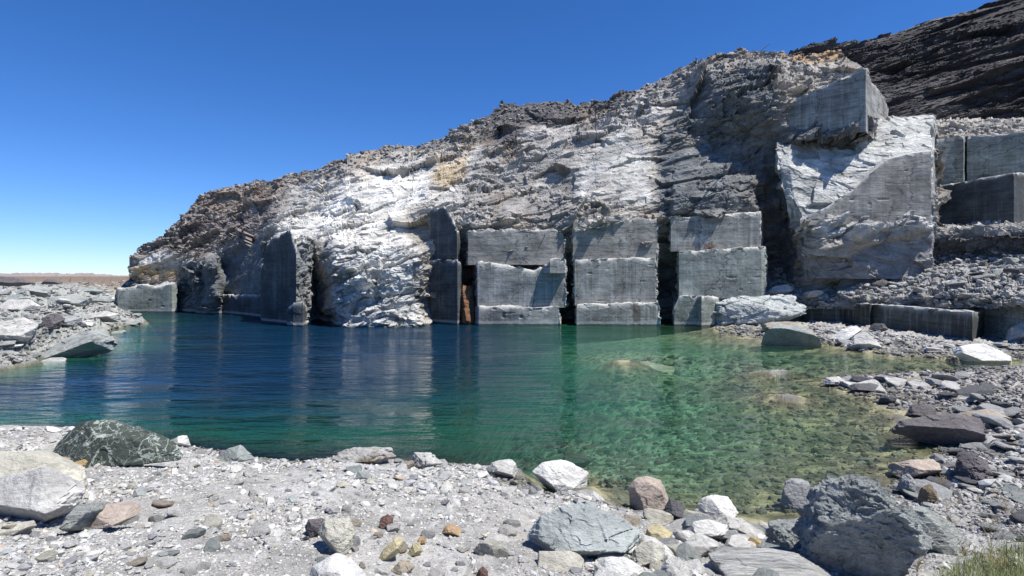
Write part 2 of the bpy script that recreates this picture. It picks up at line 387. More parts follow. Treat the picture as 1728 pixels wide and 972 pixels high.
# smoothness masks: sawn faces and the glassy slab
flat = np.maximum.reduce([
    pmask(PX, PY, [(376, 440), (420, 415), (445, 400), (445, 545), (376, 545)], 4),
    .97 * pmask(PX, PY, [(1352, 366), (1440, 318), (1500, 268), (1570, 255), (1570, 356), (1450, 362)], 3),
    .95 * pmask(PX, PY, [(1315, 265), (1400, 285), (1480, 235), (1560, 200), (1575, 250), (1500, 262), (1440, 315), (1350, 370)], 6),
    .85 * pmask(PX, PY, [(838, 362), (850, 338), (880, 332), (906, 345), (908, 362)], 4),
    .75 * pmask(PX, PY, [(1285, 240), (1312, 240), (1345, 400), (1345, 500), (1285, 500)], 4),
    .8 * pmask(PX, PY, [(528, 400), (568, 410), (566, 520), (528, 525)], 5),
    .7 * pmask(PX, PY, [(1134, 296), (1282, 290), (1282, 356), (1134, 358)], 4),
    .45 * pmask(PX, PY, [(985, 262), (1040, 235), (1085, 260), (1095, 330), (985, 340)], 8)])
nrm = grid_normals(C)
Q = C.copy()
a = .22                                      # bedding dip
Q[..., 2] = C[..., 2] - a * C[..., 0]
topw = sstep(.72, .95, t + 0 * PY)
f0, r0 = fracture(Q, (5.0, 5.0, 2.6), 1)
f1, r1 = fracture(Q, (1.9, 1.9, .95), 2)
f2, r2 = fracture(Q, (.75, .75, .36), 3)
f3, r3 = fracture(Q, (.33, .33, .2), 4)
lay = fbm(Q * [.35, .35, 2.6], 4, 40)
purple = pmask(PX, PY, [(215, 440), (215, 400), (340, 320), (480, 296), (490, 330), (450, 385), (445, 415), (340, 440), (300, 425)], 14)
crown = pmask(PX, PY, [(800, 220), (840, 160), (1000, 160), (1100, 130), (1060, 172), (1000, 200), (900, 215), (860, 250), (820, 250)], 9)
hetero = .35 + 1.1 * sstep(-.25, .35, fbm(C * .22, 3, 311))
smooth_zone = np.maximum(pmask(PX, PY, [(480, 340), (600, 285), (720, 285), (730, 420), (600, 440), (480, 400)], 30), .7 * pmask(PX, PY, [(800, 380), (1000, 220), (1100, 200), (1110, 360)], 30))
hetero = hetero * (1 - .45 * smooth_zone) * (1 + .2 * purple)
disp = .72 * f0 + (.42 * f1 + .19 * f2 + .07 * f3) * hetero + .26 * lay
disp = disp * (1 - .45 * sstep(.86, 1, t + 0 * PY))
edge = sstep(0, .10, t + 0 * PY)
disp = disp * (1 - flat) + flat * (.03 * f2 + .04 * lay) 
dirn = nrm * np.where(nrm[..., 1:2] > 0, -1, 1) * .45 + np.array((0, -.7, .1)); dirn /= np.linalg.norm(dirn, axis=-1, keepdims=True)
C = C + dirn * disp[..., None]
C[..., 2] += .06 * f1 * (1 - flat)
# colours
def mixc(c, col, w): return c * (1 - w[..., None]) + np.array(col) * w[..., None]
c = np.empty(C.shape); c[:] = (.33, .305, .27)
c = mixc(c, (.47, .455, .425), .85 * pmask(PX, PY, [(470, 330), (560, 290), (640, 262), (760, 250), (1000, 200), (1090, 150), (1120, 180), (1050, 250), (960, 320), (800, 380), (700, 350), (700, 450), (560, 430), (450, 400)], 25))
c = mixc(c, (.30, .285, .265), .85 * pmask(PX, PY, [(785, 390), (775, 330), (800, 270), (860, 235), (960, 215), (1060, 190), (1030, 225), (985, 265), (968, 345), (960, 390)], 18))
c = mixc(c, (.70, .68, .63), .9 * pmask(PX, PY, [(560, 330), (590, 300), (650, 290), (720, 300), (720, 340), (690, 400), (620, 410), (560, 400), (500, 400), (470, 385), (500, 360)], 18))
c = mixc(c, (.44, .435, .41), .8 * pmask(PX, PY, [(970, 345), (985, 270), (1040, 225), (1090, 250), (1105, 340)], 8))
belt = sstep(30, 4, PY - np.interp(PX, cx, cyy)) * sstep(470, 500, PX) * sstep(1290, 1240, PX)
c = mixc(c, (.23, .215, .20), .75 * belt)
c = mixc(c, (.19, .167, .157), .9 * purple)
c = mixc(c, (.27, .215, .17), .6 * pmask(PX, PY, [(350, 345), (400, 318), (490, 305), (480, 335), (420, 350), (370, 370)], 14))
c = mixc(c, (.105, .095, .095), .9 * crown)
c = mixc(c, (.44, .44, .43), .9 * pmask(PX, PY, [(228, 442), (250, 428), (300, 430), (330, 445), (300, 450), (240, 450)], 5))
c = mixc(c, (.48, .35, .19), .8 * pmask(PX, PY, [(235, 470), (240, 450), (295, 452), (300, 470)], 6))
c = mixc(c, (.48, .36, .20), .75 * pmask(PX, PY, [(725, 300), (745, 280), (790, 262), (785, 290), (770, 320), (740, 318)], 8))
c = mixc(c, (.44, .27, .12), .8 * pmask(PX, PY, [(1290, 80), (1425, 80), (1425, 100), (1380, 106), (1310, 102)], 5))
c = mixc(c, (.125, .135, .14), .9 * pmask(PX, PY, [(1105, 240), (1150, 180), (1200, 120), (1300, 105), (1320, 230), (1320, 262), (1345, 400), (1345, 500), (1110, 500), (1110, 290)], 9))  # shadowed wall and recess beside the buttress, shade painted into the rock colour
c = mixc(c, (.23, .09, .04) , .55 * pmask(PX, PY, [(780, 430), (812, 450), (806, 560), (776, 560)], 8))
c = mixc(c, (.14, .145, .15), .9 * pmask(PX, PY, [(1300, 215), (1470, 200), (1465, 240), (1400, 285), (1315, 262)], 6))  # painted shadow on the rock below the high block
c = mixc(c, (.44, .44, .42), .95 * pmask(PX, PY, [(1318, 262), (1400, 282), (1475, 232), (1500, 205), (1560, 200), (1575, 250), (1500, 262), (1440, 315), (1350, 370), (1332, 330)], 4))
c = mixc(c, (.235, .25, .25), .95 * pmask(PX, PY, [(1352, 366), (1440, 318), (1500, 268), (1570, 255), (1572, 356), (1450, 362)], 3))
c = mixc(c, (.26, .25, .24), .8 * pmask(PX, PY, [(838, 362), (850, 338), (880, 332), (906, 345), (908, 362)], 4))
c = mixc(c, (.42, .42, .41), .8 * pmask(PX, PY, [(1340, 385), (1450, 360), (1575, 350), (1575, 385), (1420, 400)], 6))
c = mixc(c, (.10, .112, .12), .9 * pmask(PX, PY, [(300, 450), (345, 440), (420, 412), (446, 400), (446, 560), (300, 560)], 5))  # left-facing faces darkened, their shade put into the colour
low_ = pmask(PX, PY, [(560, 420), (705, 420), (712, 565), (560, 565)], 14)
c = mixc(c, (.50, .51, .50), .8 * low_)
c *= (.70 + .32 * r1 + .28 * r2 + .2 * np.clip(lay + .2, -.6, 1))[..., None]
stain = sstep(.1, .45, fbm(C * .28, 4, 131))[..., None] * ((1 - flat) * (1 - .9 * low_))[..., None]
c = c * (1 - .35 * stain) + np.array((.36, .27, .17)) * .35 * stain
# foot under water and the back of the hill
foot = C[0].copy(); foot[:, 2] = -4
back = []; z0 = C[-1, :, 2]
for dy, dz in ((.7, .05), (2.5, .1), (7, -.6), (20, -3), (60, -12)):
    r = C[-1].copy(); sc_ = (r[:, 1] + dy) / r[:, 1]
    r[:, 0] *= sc_; r[:, 1] += dy; r[:, 2] = np.minimum(z0 + dz, ZC + (z0 - ZC) * (.999 - .002 * dy) * sc_ - .15) if dy < 5 else z0 + dz
    back.append(r)
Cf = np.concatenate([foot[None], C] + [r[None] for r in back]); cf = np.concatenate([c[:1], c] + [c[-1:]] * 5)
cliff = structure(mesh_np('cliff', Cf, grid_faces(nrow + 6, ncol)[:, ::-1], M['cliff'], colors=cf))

# ------------------------------------------------------------------ lofted terrain sheets
def loft(name, cols, nu, nv, sizes, amps, mat, colfn, zpull=.0, bed=0.0, stretchz=.6, seed=200):
    """cols: [(px, [(py, Y), ...])] with equal row counts"""
    if name == 'rock_slope': cols = [(px, [(py, Y) for py, Y in rows]) for px, rows in cols]
    P = np.array([[at(px + (max(0, py - 262) * .21 * max(0, 1 - (px - 1312) / 60) if name == 'rock_slope' else 0), py, Y if name != 'hill' or Y < 60 else 60 + (Y - 60) * .4) for py, Y in rows] for px, rows in cols])          # ncols, nrows, 3
    pxc = np.array([q[0] for q in cols], float)
    ncl, nrw = P.shape[:2]
    ui = np.linspace(0, ncl - 1, nu); vi = np.linspace(0, nrw - 1, nv)
    A = np.stack([[np.interp(ui, np.arange(ncl), P[:, r, k]) for k in range(3)] for r in range(nrw)])   # nrw,3,nu
    Bv = np.empty((nv, nu, 3))
    for k in range(3):
        for r in range(nu):
            Bv[:, r, k] = np.interp(vi, np.arange(nrw), A[:, k, r])
    Gr = Bv; n = grid_normals(Gr); n *= np.where(n[..., 1:2] - n[..., 2:3] > 0, -1, 1)
    Q = Gr.copy(); Q[..., 2] -= bed * Q[..., 0]
    d = 0; rs = []
    het = .65 + .75 * sstep(-.25, .35, fbm(Gr * .13, 3, seed + 9)) if name == 'hill' else 1
    for k, (s, am) in enumerate(zip(sizes, amps)):
        f, r = fracture(Q, (s * (2 if name == 'hill' else 1), s, s * stretchz), seed + 20 * k); d = d + am * f * het; rs.append(r)
    vv = (vi / (nrw - 1))[:, None] + 0 * Gr[..., 0]
    uu = (ui / (ncl - 1))[None, :] + 0 * Gr[..., 0]
    if name == 'hill': n = n * .45 + np.array((0, -.7, .1)); n /= np.linalg.norm(n, axis=-1, keepdims=True)
    G2 = Gr + n * d[..., None]
    c = colfn(Gr, uu, vv, rs)
    o = mesh_np(name, G2, grid_faces(nv, nu), mat, colors=c)
    return o, G2

def hillcol(G, u, v, rs):
    c = np.empty(G.shape); c[:] = (.062, .056, .056)
    lay = fbm((G - np.stack([0 * u, 0 * u, .3 * G[..., 0]], -1)) * [.05, .05, 1.7], 5, 61)
    c = mixc(c, (.19, .175, .165), sstep(.05, .5, lay) * .8)
    c = mixc(c, (.13, .105, .09), sstep(.85, .98, v) * .5)
    return c * (.65 + .35 * rs[1] + .35 * rs[2])[..., None]
hill, _ = loft('hill', [
    (1330, [(300, 66), (140, 66), (112, 72), (100, 78), (92, 86), (100, 100)]),
    (1385, [(300, 64), (160, 64), (122, 70), (100, 78), (83, 88), (90, 100)]),
    (1425, [(300, 62), (190, 62), (140, 68), (104, 77), (72, 90), (80, 104)]),
    (1500, [(300, 59), (218, 59), (160, 65), (110, 76), (56, 92), (64, 106)]),
    (1600, [(300, 57), (222, 57), (160, 63), (95, 75), (28, 93), (36, 108)]),
    (1700, [(300, 55), (222, 55), (150, 61), (75, 74), (-2, 93), (6, 108)]),
    (1850, [(300, 52), (222, 52), (140, 58), (50, 72), (-45, 92), (-38, 108)]),
    (2300, [(300, 48), (222, 48), (120, 55), (0, 70), (-160, 92), (-150, 108)])],
    700, 380, (7, 3.0, 1.1, .45), (.95, .36, .18, .10), M['bedded'], hillcol, bed=.3, stretchz=.22, seed=300)
structure(hill)

def scree_col(G, u, v, rs):
    c = np.empty(G.shape); c[:] = (.30, .29, .27)
    c = mixc(c, (.12, .118, .12), sstep(.42, .5, v) * (1 - sstep(.72, .78, v)) * .85)  # shade of the undercut face below the ledge, put into the colour
    return c * (.55 + .4 * rs[0] + .45 * rs[1])[..., None]
terr, TG = loft('quarry_terrace', [
    (1262, [(520, 41.0), (500, 41.4), (492, 43), (478, 44.5), (462, 45.5), (440, 45.7), (438, 46), (436, 49)]),
    (1340, [(520, 40.8), (502, 41.2), (490, 42.6), (474, 44.0), (455, 44.6), (420, 44.8), (410, 45), (408, 48)]),
    (1400, [(520, 39.8), (504, 40.2), (488, 42.5), (470, 44.0), (450, 44.6), (408, 44.3), (400, 44.6), (392, 48.0)]),
    (1500, [(520, 36.0), (503, 36.4), (480, 40.0), (462, 42.4), (444, 43.6), (404, 42.8), (392, 43.2), (383, 47.0)]),
    (1600, [(520, 32.0), (500, 32.4), (470, 37.0), (454, 39.6), (436, 41.6), (402, 40.6), (388, 41.2), (380, 46.0)]),
    (1728, [(520, 28.0), (497, 28.4), (462, 33.0), (446, 35.6), (430, 38.0), (398, 37.2), (384, 38.0), (376, 44.0)]),
    (2000, [(520, 23.0), (490, 23.4), (450, 27.0), (436, 29.6), (420, 32.0), (385, 31.2), (370, 32.0), (362, 40.0)])],
    520, 240, (1.6, .6, .25), (.26, .17, .08), M['cliff'], scree_col, stretchz=.45, seed=400)
structure(terr)

def upcol(G, u, v, rs):
    c = np.empty(G.shape); c[:] = (.36, .33, .29)
    return c * (.6 + .35 * rs[0] + .35 * rs[1])[..., None]
up_t, UG = loft('upper_terrace', [
    (1500, [(380, 49.5), (232, 49.5), (214, 51), (206, 56), (200, 66)]),
    (1580, [(380, 49.0), (232, 49.0), (214, 50.5), (206, 55), (200, 66)]),
    (1728, [(380, 47.0), (226, 47.0), (212, 48.5), (204, 54), (198, 64)]),
    (2100, [(380, 44.0), (222, 44.0), (205, 45.5), (198, 50), (190, 60)])],
    220, 110, (1.2, .5), (.28, .15), M['cliff'], upcol, seed=500)
structure(up_t)

def slope_col(G, u, v, rs):
    c = np.empty(G.shape); c[:] = (.50, .50, .47)
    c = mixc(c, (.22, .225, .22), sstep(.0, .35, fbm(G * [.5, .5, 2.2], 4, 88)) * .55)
    c = mixc(c, (.13, .135, .14), sstep(.72, .95, v) * sstep(.62, .5, u) * .8)  # shadow painted on the upper left of the slope
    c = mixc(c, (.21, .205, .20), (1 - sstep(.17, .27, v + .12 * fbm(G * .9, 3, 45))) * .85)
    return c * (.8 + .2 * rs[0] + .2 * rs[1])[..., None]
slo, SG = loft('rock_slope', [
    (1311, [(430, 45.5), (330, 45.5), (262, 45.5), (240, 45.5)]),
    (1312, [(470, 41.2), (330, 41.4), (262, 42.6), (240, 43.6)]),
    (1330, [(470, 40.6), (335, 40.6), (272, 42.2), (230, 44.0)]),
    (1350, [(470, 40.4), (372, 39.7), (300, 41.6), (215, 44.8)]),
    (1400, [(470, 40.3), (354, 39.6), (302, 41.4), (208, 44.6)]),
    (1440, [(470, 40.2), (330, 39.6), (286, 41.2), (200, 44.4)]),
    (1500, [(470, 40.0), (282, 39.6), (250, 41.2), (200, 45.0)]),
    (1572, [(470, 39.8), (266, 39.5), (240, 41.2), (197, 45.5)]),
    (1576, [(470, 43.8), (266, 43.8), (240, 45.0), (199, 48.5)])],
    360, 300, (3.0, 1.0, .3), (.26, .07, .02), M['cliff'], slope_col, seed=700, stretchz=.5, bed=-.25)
slo.parent = None; structure(slo)
# distant low land left of the quarry
def distcol(G, u, v, rs):
    c = np.empty(G.shape); c[:] = (.30, .255, .23); return c * (.8 + .3 * rs[0])[..., None]  # land colour paled to stand in for distance haze
dl, _ = loft('distant_hills', [
    (-1500, [(475, 330), (462, 420), (455, 520), (470, 900)]), (-300, [(475, 330), (465, 420), (461, 520), (470, 900)]),
    (20, [(475, 330), (465, 420), (461.5, 520), (470, 900)]), (90, [(475, 330), (466, 420), (461, 520), (470, 900)]), (170, [(475, 330), (466, 420), (463, 520), (470, 900)]), (260, [(475, 330), (468, 420), (466.5, 520), (470, 900)])],
    160, 30, (20, 8), (1.0, .5), M['cliff'], distcol, seed=600)
structure(dl)

# ------------------------------------------------------------------ sawn blocks, pillars and benches
def bench(name, path, mat, parent=None, zb=-1.5, res=.07, amp=.03, ragged=.07, capn=None, seed=1, chip=.15, caprise=0.0, caprough=.10, rustpx=None):
    """closed prism; path = [(px, Y, py_top, roughness)], first and last point at the back"""
    pts = [at(px, py, Y) for px, Y, py, r in path]; rg = [p[3] for p in path]
    X, Y, Z, R = [], [], [], []
    for k in range(len(pts) - 1):
        a_, b_ = pts[k], pts[k + 1]; L = math.hypot(b_[0] - a_[0], b_[1] - a_[1]); n = max(2, int(L / res))
        tt = np.linspace(0, 1, n, endpoint=False)
        X += list(a_[0] + (b_[0] - a_[0]) * tt); Y += list(a_[1] + (b_[1] - a_[1]) * tt); Z += list(a_[2] + (b_[2] - a_[2]) * tt)
        R += [rg[k]] * n
    X.append(pts[-1][0]); Y.append(pts[-1][1]); Z.append(pts[-1][2]); R.append(rg[-1])
    X, Y, Z, R = map(np.array, (X, Y, Z, R))
    s = np.concatenate([[0], np.cumsum(np.hypot(np.diff(X), np.diff(Y)))])
    Z = Z + ragged * (fbm(np.stack([s * 1.3 + seed * 9, 0 * s, 0 * s], -1), 4, seed) + .6 * fracture(np.stack([s * 1.1 + seed * 5, 0 * s, 0 * s], -1), (1, 1, 1), seed + 3)[0])
    nv = max(4, int((Z.max() - zb) / res))
    v = np.linspace(0, 1, nv)[:, None]
    ZZ = zb + (Z[None] - zb) * v
    W = np.stack([X[None] + 0 * ZZ, Y[None] + 0 * ZZ, ZZ], -1)
    tx = np.gradient(X); ty = np.gradient(Y); L = np.hypot(tx, ty) + 1e-9
    nx, ny = ty / L, -tx / L
    dt = (Z[None] - ZZ)
    f, _ = fracture(W, (.9, .9, .6), seed + 31); g, _ = fracture(W, (.35, .35, .25), seed + 37)
    rr = R[None] + 0 * ZZ
    d = fbm(W * .7, 3, seed + 40) * amp * 1.5 + fbm(W * 5, 2, seed + 41) * amp * .25
    ch = np.exp(-dt / .16)
    d = d - chip * ch * np.clip(.5 + f, 0, 1.3) + rr * (.5 * f + .2 * g)
    pit = np.clip(vnoise(W * [1.6, 1.6, 3.5], seed + 90) - .80, 0, 1) * .35
    d = d - pit
    W[..., 0] += nx[None] * d; W[..., 1] += ny[None] * d
    # cap, from the top edge back to the chord between the two back points
    n_s = len(X); q = s / s[-1]
    bx = X[0] + (X[-1] - X[0]) * q; by = Y[0] + (Y[-1] - Y[0]) * q; bz = Z.max() * 0 + Z + caprise
    cn = capn or 14
    w = (np.linspace(0, 1, cn + 1)[1:, None]) ** 1.0
    T = W[-1]
    cap = np.stack([T[None, :, 0] * (1 - w) + bx[None] * w, T[None, :, 1] * (1 - w) + by[None] * w, T[None, :, 2] * (1 - w) + bz[None] * w], -1)
    fc, _ = fracture(cap, (.6, .6, .6), seed + 51); fc2, _ = fracture(cap, (.22, .22, .22), seed + 52)
    cap[..., 2] += (fc * caprough + fc2 * caprough * .4) * np.clip(w * 4, 0, 1)
    chipm = np.clip(np.exp(-dt / .10) * (1 + 1.2 * f) * 1.3 + .5 * rr, 0, 1)
    pxw = W[..., 0] * F / W[..., 1] + HX
    rust = sstep(0, 3, pxw - rustpx[0]) * sstep(0, 3, rustpx[1] - pxw) * (fbm(W * 2.5, 3, seed + 77) > -.35) if rustpx else 0 * pxw
    o = mesh_np(name, W, grid_faces(W.shape[0], n_s), mat, parent, smooth=False, attrs={'chip': chipm, 'rust': rust})
    cap = np.concatenate([W[-1:], cap])
    led = mesh_np('ledge', cap, grid_faces(cap.shape[0], n_s), mat, None, smooth=False, attrs={'chip': 0 * cap[..., 0] + .85, 'rust': 0 * cap[..., 0]})
    led.parent = o
    return o

def empty(name, loc):
    o = bpy.data.objects.new(name, None); o.location = loc; o.empty_display_size = .3; return link(o)
def under(root, objs):
    bpy.context.view_layer.update()
    for o in objs:
        o.parent = root; recentre(o, root.location); o.location = (0, 0, 0)
def zat(py, Y): return ZC + (HY - py) * Y / F

# pillar between the rusty cleft and the middle cleft
def pillar(label, loc, tiers, group='sawn rock pillars standing in the lake', names=('foot', 'shaft', 'cap')):
    root = empty('sawn_rock_pillar', loc); tag(root, label, 'rock pillar', group)
    obs = [bench(n_, *a_, **k_) for n_, (a_, k_) in zip(names, tiers)]
    under(root, obs)
    return root
M['sawn_warm'] = rock_mat('warm_sawn_rock_face', (.315, .30, .27), .9, .45, .03, (1, 1, 3.5), (0, .06, 0), streak=.25, var=(.6, 1.3))
S1, S2, S3 = M['sawn'], M['sawn_shade'], M['sawn_green']
pillar('broad sawn grey rock pillar in three steps, with a notched ledge shading its middle step', (0.5, 40.6, 0), [
    (([(790, 44, 516, .2), (808, 40.0, 517, 0), (860, 40.0, 516, 0), (905, 40.0, 519, 0), (944, 40.0, 517, .2), (944, 44, 517, .1)], S1), dict(seed=11, zb=-1.5)),
    (([(800, 44, 442, .3), (806, 40.45, 442, 0), (845, 40.45, 446, 0), (900, 40.4, 455, 0), (920, 40.4, 450, 0), (953, 40.4, 446, .3), (956, 44, 442, .1)], S1), dict(seed=12, zb=zat(519, 40.4), ragged=.12)),
    (([(912, 42, 452, .1), (914, 40.3, 452, 0), (928, 39.7, 438, 0), (953, 39.8, 436, .2), (956, 42, 440, .1)], S1), dict(seed=14, zb=zat(461, 40), ragged=.05)),
    (([(786, 44, 388, .3), (790, 41.0, 388, 0), (860, 41.0, 388, 0), (910, 41.0, 388, 0), (951, 41.1, 391, .3), (957, 44.5, 390, .2)], M['sawn_warm']), dict(seed=13, ragged=.2, zb=zat(447, 41))),
], names=('foot', 'shaft', 'corbel', 'cap'))
pillar('broad sawn grey rock pillar in three steps, the lowest step jutting out with a rust brown patch', (8, 40.6, 0), [
    (([(970, 44, 512, .2), (973, 39.7, 514, 0), (1040, 39.7, 512, 0), (1112, 39.7, 511, .25), (1110, 44, 512, .1)], S1), dict(seed=21, ragged=.06, rustpx=(1066, 1082))),
    (([(968, 44, 440, .35), (970, 40.5, 440, 0), (1040, 40.5, 436, 0), (1107, 40.5, 434, .3), (1107, 44, 434, .1)], S1), dict(seed=22, zb=zat(516, 40.4), ragged=.11)),
    (([(964, 44, 368, .35), (967, 41.0, 370, 0), (1040, 41.0, 366, 0), (1109, 41.0, 367, .3), (1111, 44, 367, .1)], M['sawn_warm']), dict(seed=23, ragged=.2, zb=zat(441, 41))),
])
pillar('sawn rock pillar right of the wide dark cleft, dry shrub on its middle ledge', (14, 40.6, 0), [
    (([(1135, 44, 500, .2), (1138, 39.6, 521, 0), (1147, 39.6, 500, 0), (1175, 39.5, 498, 0), (1184, 38.9, 500, 0), (1205, 39.3, 499, 0), (1216, 40.3, 502, 0), (1268, 40.4, 503, .1), (1290, 44, 500, .1)], S3), dict(seed=31, ragged=.05)),
    (([(1143, 44, 425, .35), (1146, 40.3, 425, 0), (1200, 40.1, 420, 0), (1285, 39.9, 417, 0), (1291, 40.1, 417, .2), (1294, 44.5, 417, .1)], S3), dict(seed=32, zb=zat(503, 40.2), ragged=.07)),
    (([(1129, 44, 366, .35), (1132, 41.2, 368, 0), (1200, 41.1, 362, 0), (1283, 41.0, 357, .1), (1288, 44.5, 358, .1)], S1), dict(seed=33, zb=zat(424, 41))),
], names=('foot', 'shaft', 'cap'))
# column with dark face left of the rusty cleft
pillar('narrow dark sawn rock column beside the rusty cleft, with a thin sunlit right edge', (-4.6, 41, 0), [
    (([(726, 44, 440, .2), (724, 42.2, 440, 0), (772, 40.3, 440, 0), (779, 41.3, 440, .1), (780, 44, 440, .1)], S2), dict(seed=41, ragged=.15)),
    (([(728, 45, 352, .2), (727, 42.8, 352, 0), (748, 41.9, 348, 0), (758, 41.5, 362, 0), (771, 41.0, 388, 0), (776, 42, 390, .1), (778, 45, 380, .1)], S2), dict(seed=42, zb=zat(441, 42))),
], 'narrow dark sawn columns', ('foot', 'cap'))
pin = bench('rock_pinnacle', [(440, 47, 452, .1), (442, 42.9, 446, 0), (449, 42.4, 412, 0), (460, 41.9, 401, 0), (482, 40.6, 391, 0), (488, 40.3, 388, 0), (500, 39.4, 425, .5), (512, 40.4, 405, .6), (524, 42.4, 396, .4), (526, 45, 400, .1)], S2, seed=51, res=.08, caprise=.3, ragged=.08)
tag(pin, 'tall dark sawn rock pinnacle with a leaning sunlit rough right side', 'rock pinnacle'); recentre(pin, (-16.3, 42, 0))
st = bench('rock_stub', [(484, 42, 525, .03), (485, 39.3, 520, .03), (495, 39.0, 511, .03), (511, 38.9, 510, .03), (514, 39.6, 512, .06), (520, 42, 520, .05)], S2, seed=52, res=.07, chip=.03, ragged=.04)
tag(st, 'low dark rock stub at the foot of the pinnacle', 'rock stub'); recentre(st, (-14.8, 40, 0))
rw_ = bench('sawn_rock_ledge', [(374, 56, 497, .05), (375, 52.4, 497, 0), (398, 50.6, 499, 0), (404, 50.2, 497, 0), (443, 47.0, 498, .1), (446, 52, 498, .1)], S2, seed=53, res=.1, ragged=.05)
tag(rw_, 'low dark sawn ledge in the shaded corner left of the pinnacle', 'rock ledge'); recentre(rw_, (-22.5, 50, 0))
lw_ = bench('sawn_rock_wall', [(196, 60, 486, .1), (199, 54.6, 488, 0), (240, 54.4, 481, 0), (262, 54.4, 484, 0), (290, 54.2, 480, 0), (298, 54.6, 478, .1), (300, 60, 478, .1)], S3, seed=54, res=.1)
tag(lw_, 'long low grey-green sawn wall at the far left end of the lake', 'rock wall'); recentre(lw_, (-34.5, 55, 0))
# block high on the right, with its bright right face
hb = bench('sawn_rock_block', [(1316, 50, 180, .1), (1320, 44.0, 176, 0), (1350, 43.2, 163, 0), (1400, 42.0, 140, 0), (1461, 40.6, 112, 0), (1475, 43.0, 140, 0), (1494, 46.5, 165, 0), (1503, 49.0, 204, .05), (1500, 53, 200, .1)], S1, seed=61, zb=zat(230, 42), res=.1, ragged=.07, caprise=1.0)
tag(hb, 'great sharp-edged sawn block high on the cliff with one bright side face', 'rock block'); recentre(hb, (22, 43, zat(236, 42)))
b1 = bench('sawn_rock_block', [(1580, 50, 236, .1), (1579, 47.2, 236, 0), (1612, 46.8, 232, 0), (1626, 46.4, 230, 0), (1629, 47.6, 230, .1), (1631, 50, 232, .1)], S3, seed=62, zb=zat(392, 46.5), res=.1)
tag(b1, 'narrow grey-green upright block left of the wide block on the ledge', 'rock block', 'sawn blocks on the upper ledge'); recentre(b1, (36, 47, zat(392, 46.5)))
b2 = bench('sawn_rock_block', [(1632, 50, 231, .1), (1632, 47.0, 230, 0), (1700, 45.3, 225, 0), (1790, 43.3, 216, 0), (1810, 48, 214, .1)], S3, seed=63, zb=zat(392, 46), res=.1)
tag(b2, 'wide grey-green block behind the dark block on the upper ledge', 'rock block', 'sawn blocks on the upper ledge'); recentre(b2, (39, 46, zat(392, 46)))
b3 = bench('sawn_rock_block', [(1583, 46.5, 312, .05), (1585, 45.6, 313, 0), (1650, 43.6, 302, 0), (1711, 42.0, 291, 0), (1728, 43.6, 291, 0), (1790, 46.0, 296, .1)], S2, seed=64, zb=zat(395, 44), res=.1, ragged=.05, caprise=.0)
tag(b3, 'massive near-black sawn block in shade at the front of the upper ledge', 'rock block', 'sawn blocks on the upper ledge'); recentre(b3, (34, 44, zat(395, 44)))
sf = bench('rock_buttress', [(1346, 43, 372, .1), (1350, 39.5, 369, 0), (1395, 39.4, 349, 0), (1440, 39.4, 320, 0), (1470, 39.3, 292, 0), (1500, 39.3, 268, 0), (1535, 39.3, 259, 0), (1571, 39.2, 255, .05), (1578, 43.5, 250, .1)], M['sawn_warm'], seed=67, zb=zat(380, 39.4), res=.08, ragged=.05, chip=.06, caprise=.9, caprough=.04)
tag(sf, 'broad triangular sawn grey face rising to the right under the white slope', 'rock buttress'); recentre(sf, (27, 40, zat(380, 39.4)))
# low bench by the inlet
lb = bench('sawn_rock_bench', [(1352, 44, 506, .1), (1356, 41.2, 508, 0), (1395, 40.0, 512, 0), (1425, 39.6, 511, 0), (1468, 36.2, 513, 0), (1472, 36.4, 514, 0), (1520, 34.0, 517, 0), (1590, 31.2, 522, 0), (1641, 29.0, 528, 0), (1662, 31.0, 524, 0), (1700, 36, 512, .1)], M['sawn_bench_shade'], seed=65, res=.08, zb=-.6, ragged=.06, caprough=.05)
tag(lb, 'long low dark bench of sawn rock behind the rubble shore', 'rock bench'); recentre(lb, (21, 36, 0))
rb = bench('sawn_rock_bench', [(1555, 37.5, 498, .1), (1560, 34.5, 502, 0), (1640, 31.8, 500, 0), (1728, 28.6, 498, 0), (1850, 25.5, 496, 0), (1880, 30, 490, .1)], S3, seed=66, res=.08, zb=-.6, ragged=.05, caprough=.05)
tag(rb, 'pale green sawn bench running out of the picture on the right', 'rock bench'); recentre(rb, (26, 31, 0))

# ------------------------------------------------------------------ loose rocks
def ico(sub):
    t_ = (1 + 5 ** .5) / 2
    v = [(-1, t_, 0), (1, t_, 0), (-1, -t_, 0), (1, -t_, 0), (0, -1, t_), (0, 1, t_), (0, -1, -t_), (0, 1, -t_), (t_, 0, -1), (t_, 0, 1), (-t_, 0, -1), (-t_, 0, 1)]
    f = [(0, 11, 5), (0, 5, 1), (0, 1, 7), (0, 7, 10), (0, 10, 11), (1, 5, 9), (5, 11, 4), (11, 10, 2), (10, 7, 6), (7, 1, 8), (3, 9, 4), (3, 4, 2), (3, 2, 6), (3, 6, 8), (3, 8, 9), (4, 9, 5), (2, 4, 11), (6, 2, 10), (8, 6, 7), (9, 8, 1)]
    v = [np.array(p, float) / np.linalg.norm(p) for p in v]
    for _ in range(sub):
        cache, nf = {}, []
        def mid(a_, b_):
            k = (min(a_, b_), max(a_, b_))
            if k not in cache:
                m = v[a_] + v[b_]; v.append(m / np.linalg.norm(m)); cache[k] = len(v) - 1
            return cache[k]
        for a_, b_, c_ in f:
            x, y, z = mid(a_, b_), mid(b_, c_), mid(c_, a_)
            nf += [(a_, x, z), (b_, y, x), (c_, z, y), (x, y, z)]
        f = nf
    return np.array(v), np.array(f)
ICO = {k: ico(k) for k in (0, 1, 2, 3, 4, 5, 6)}

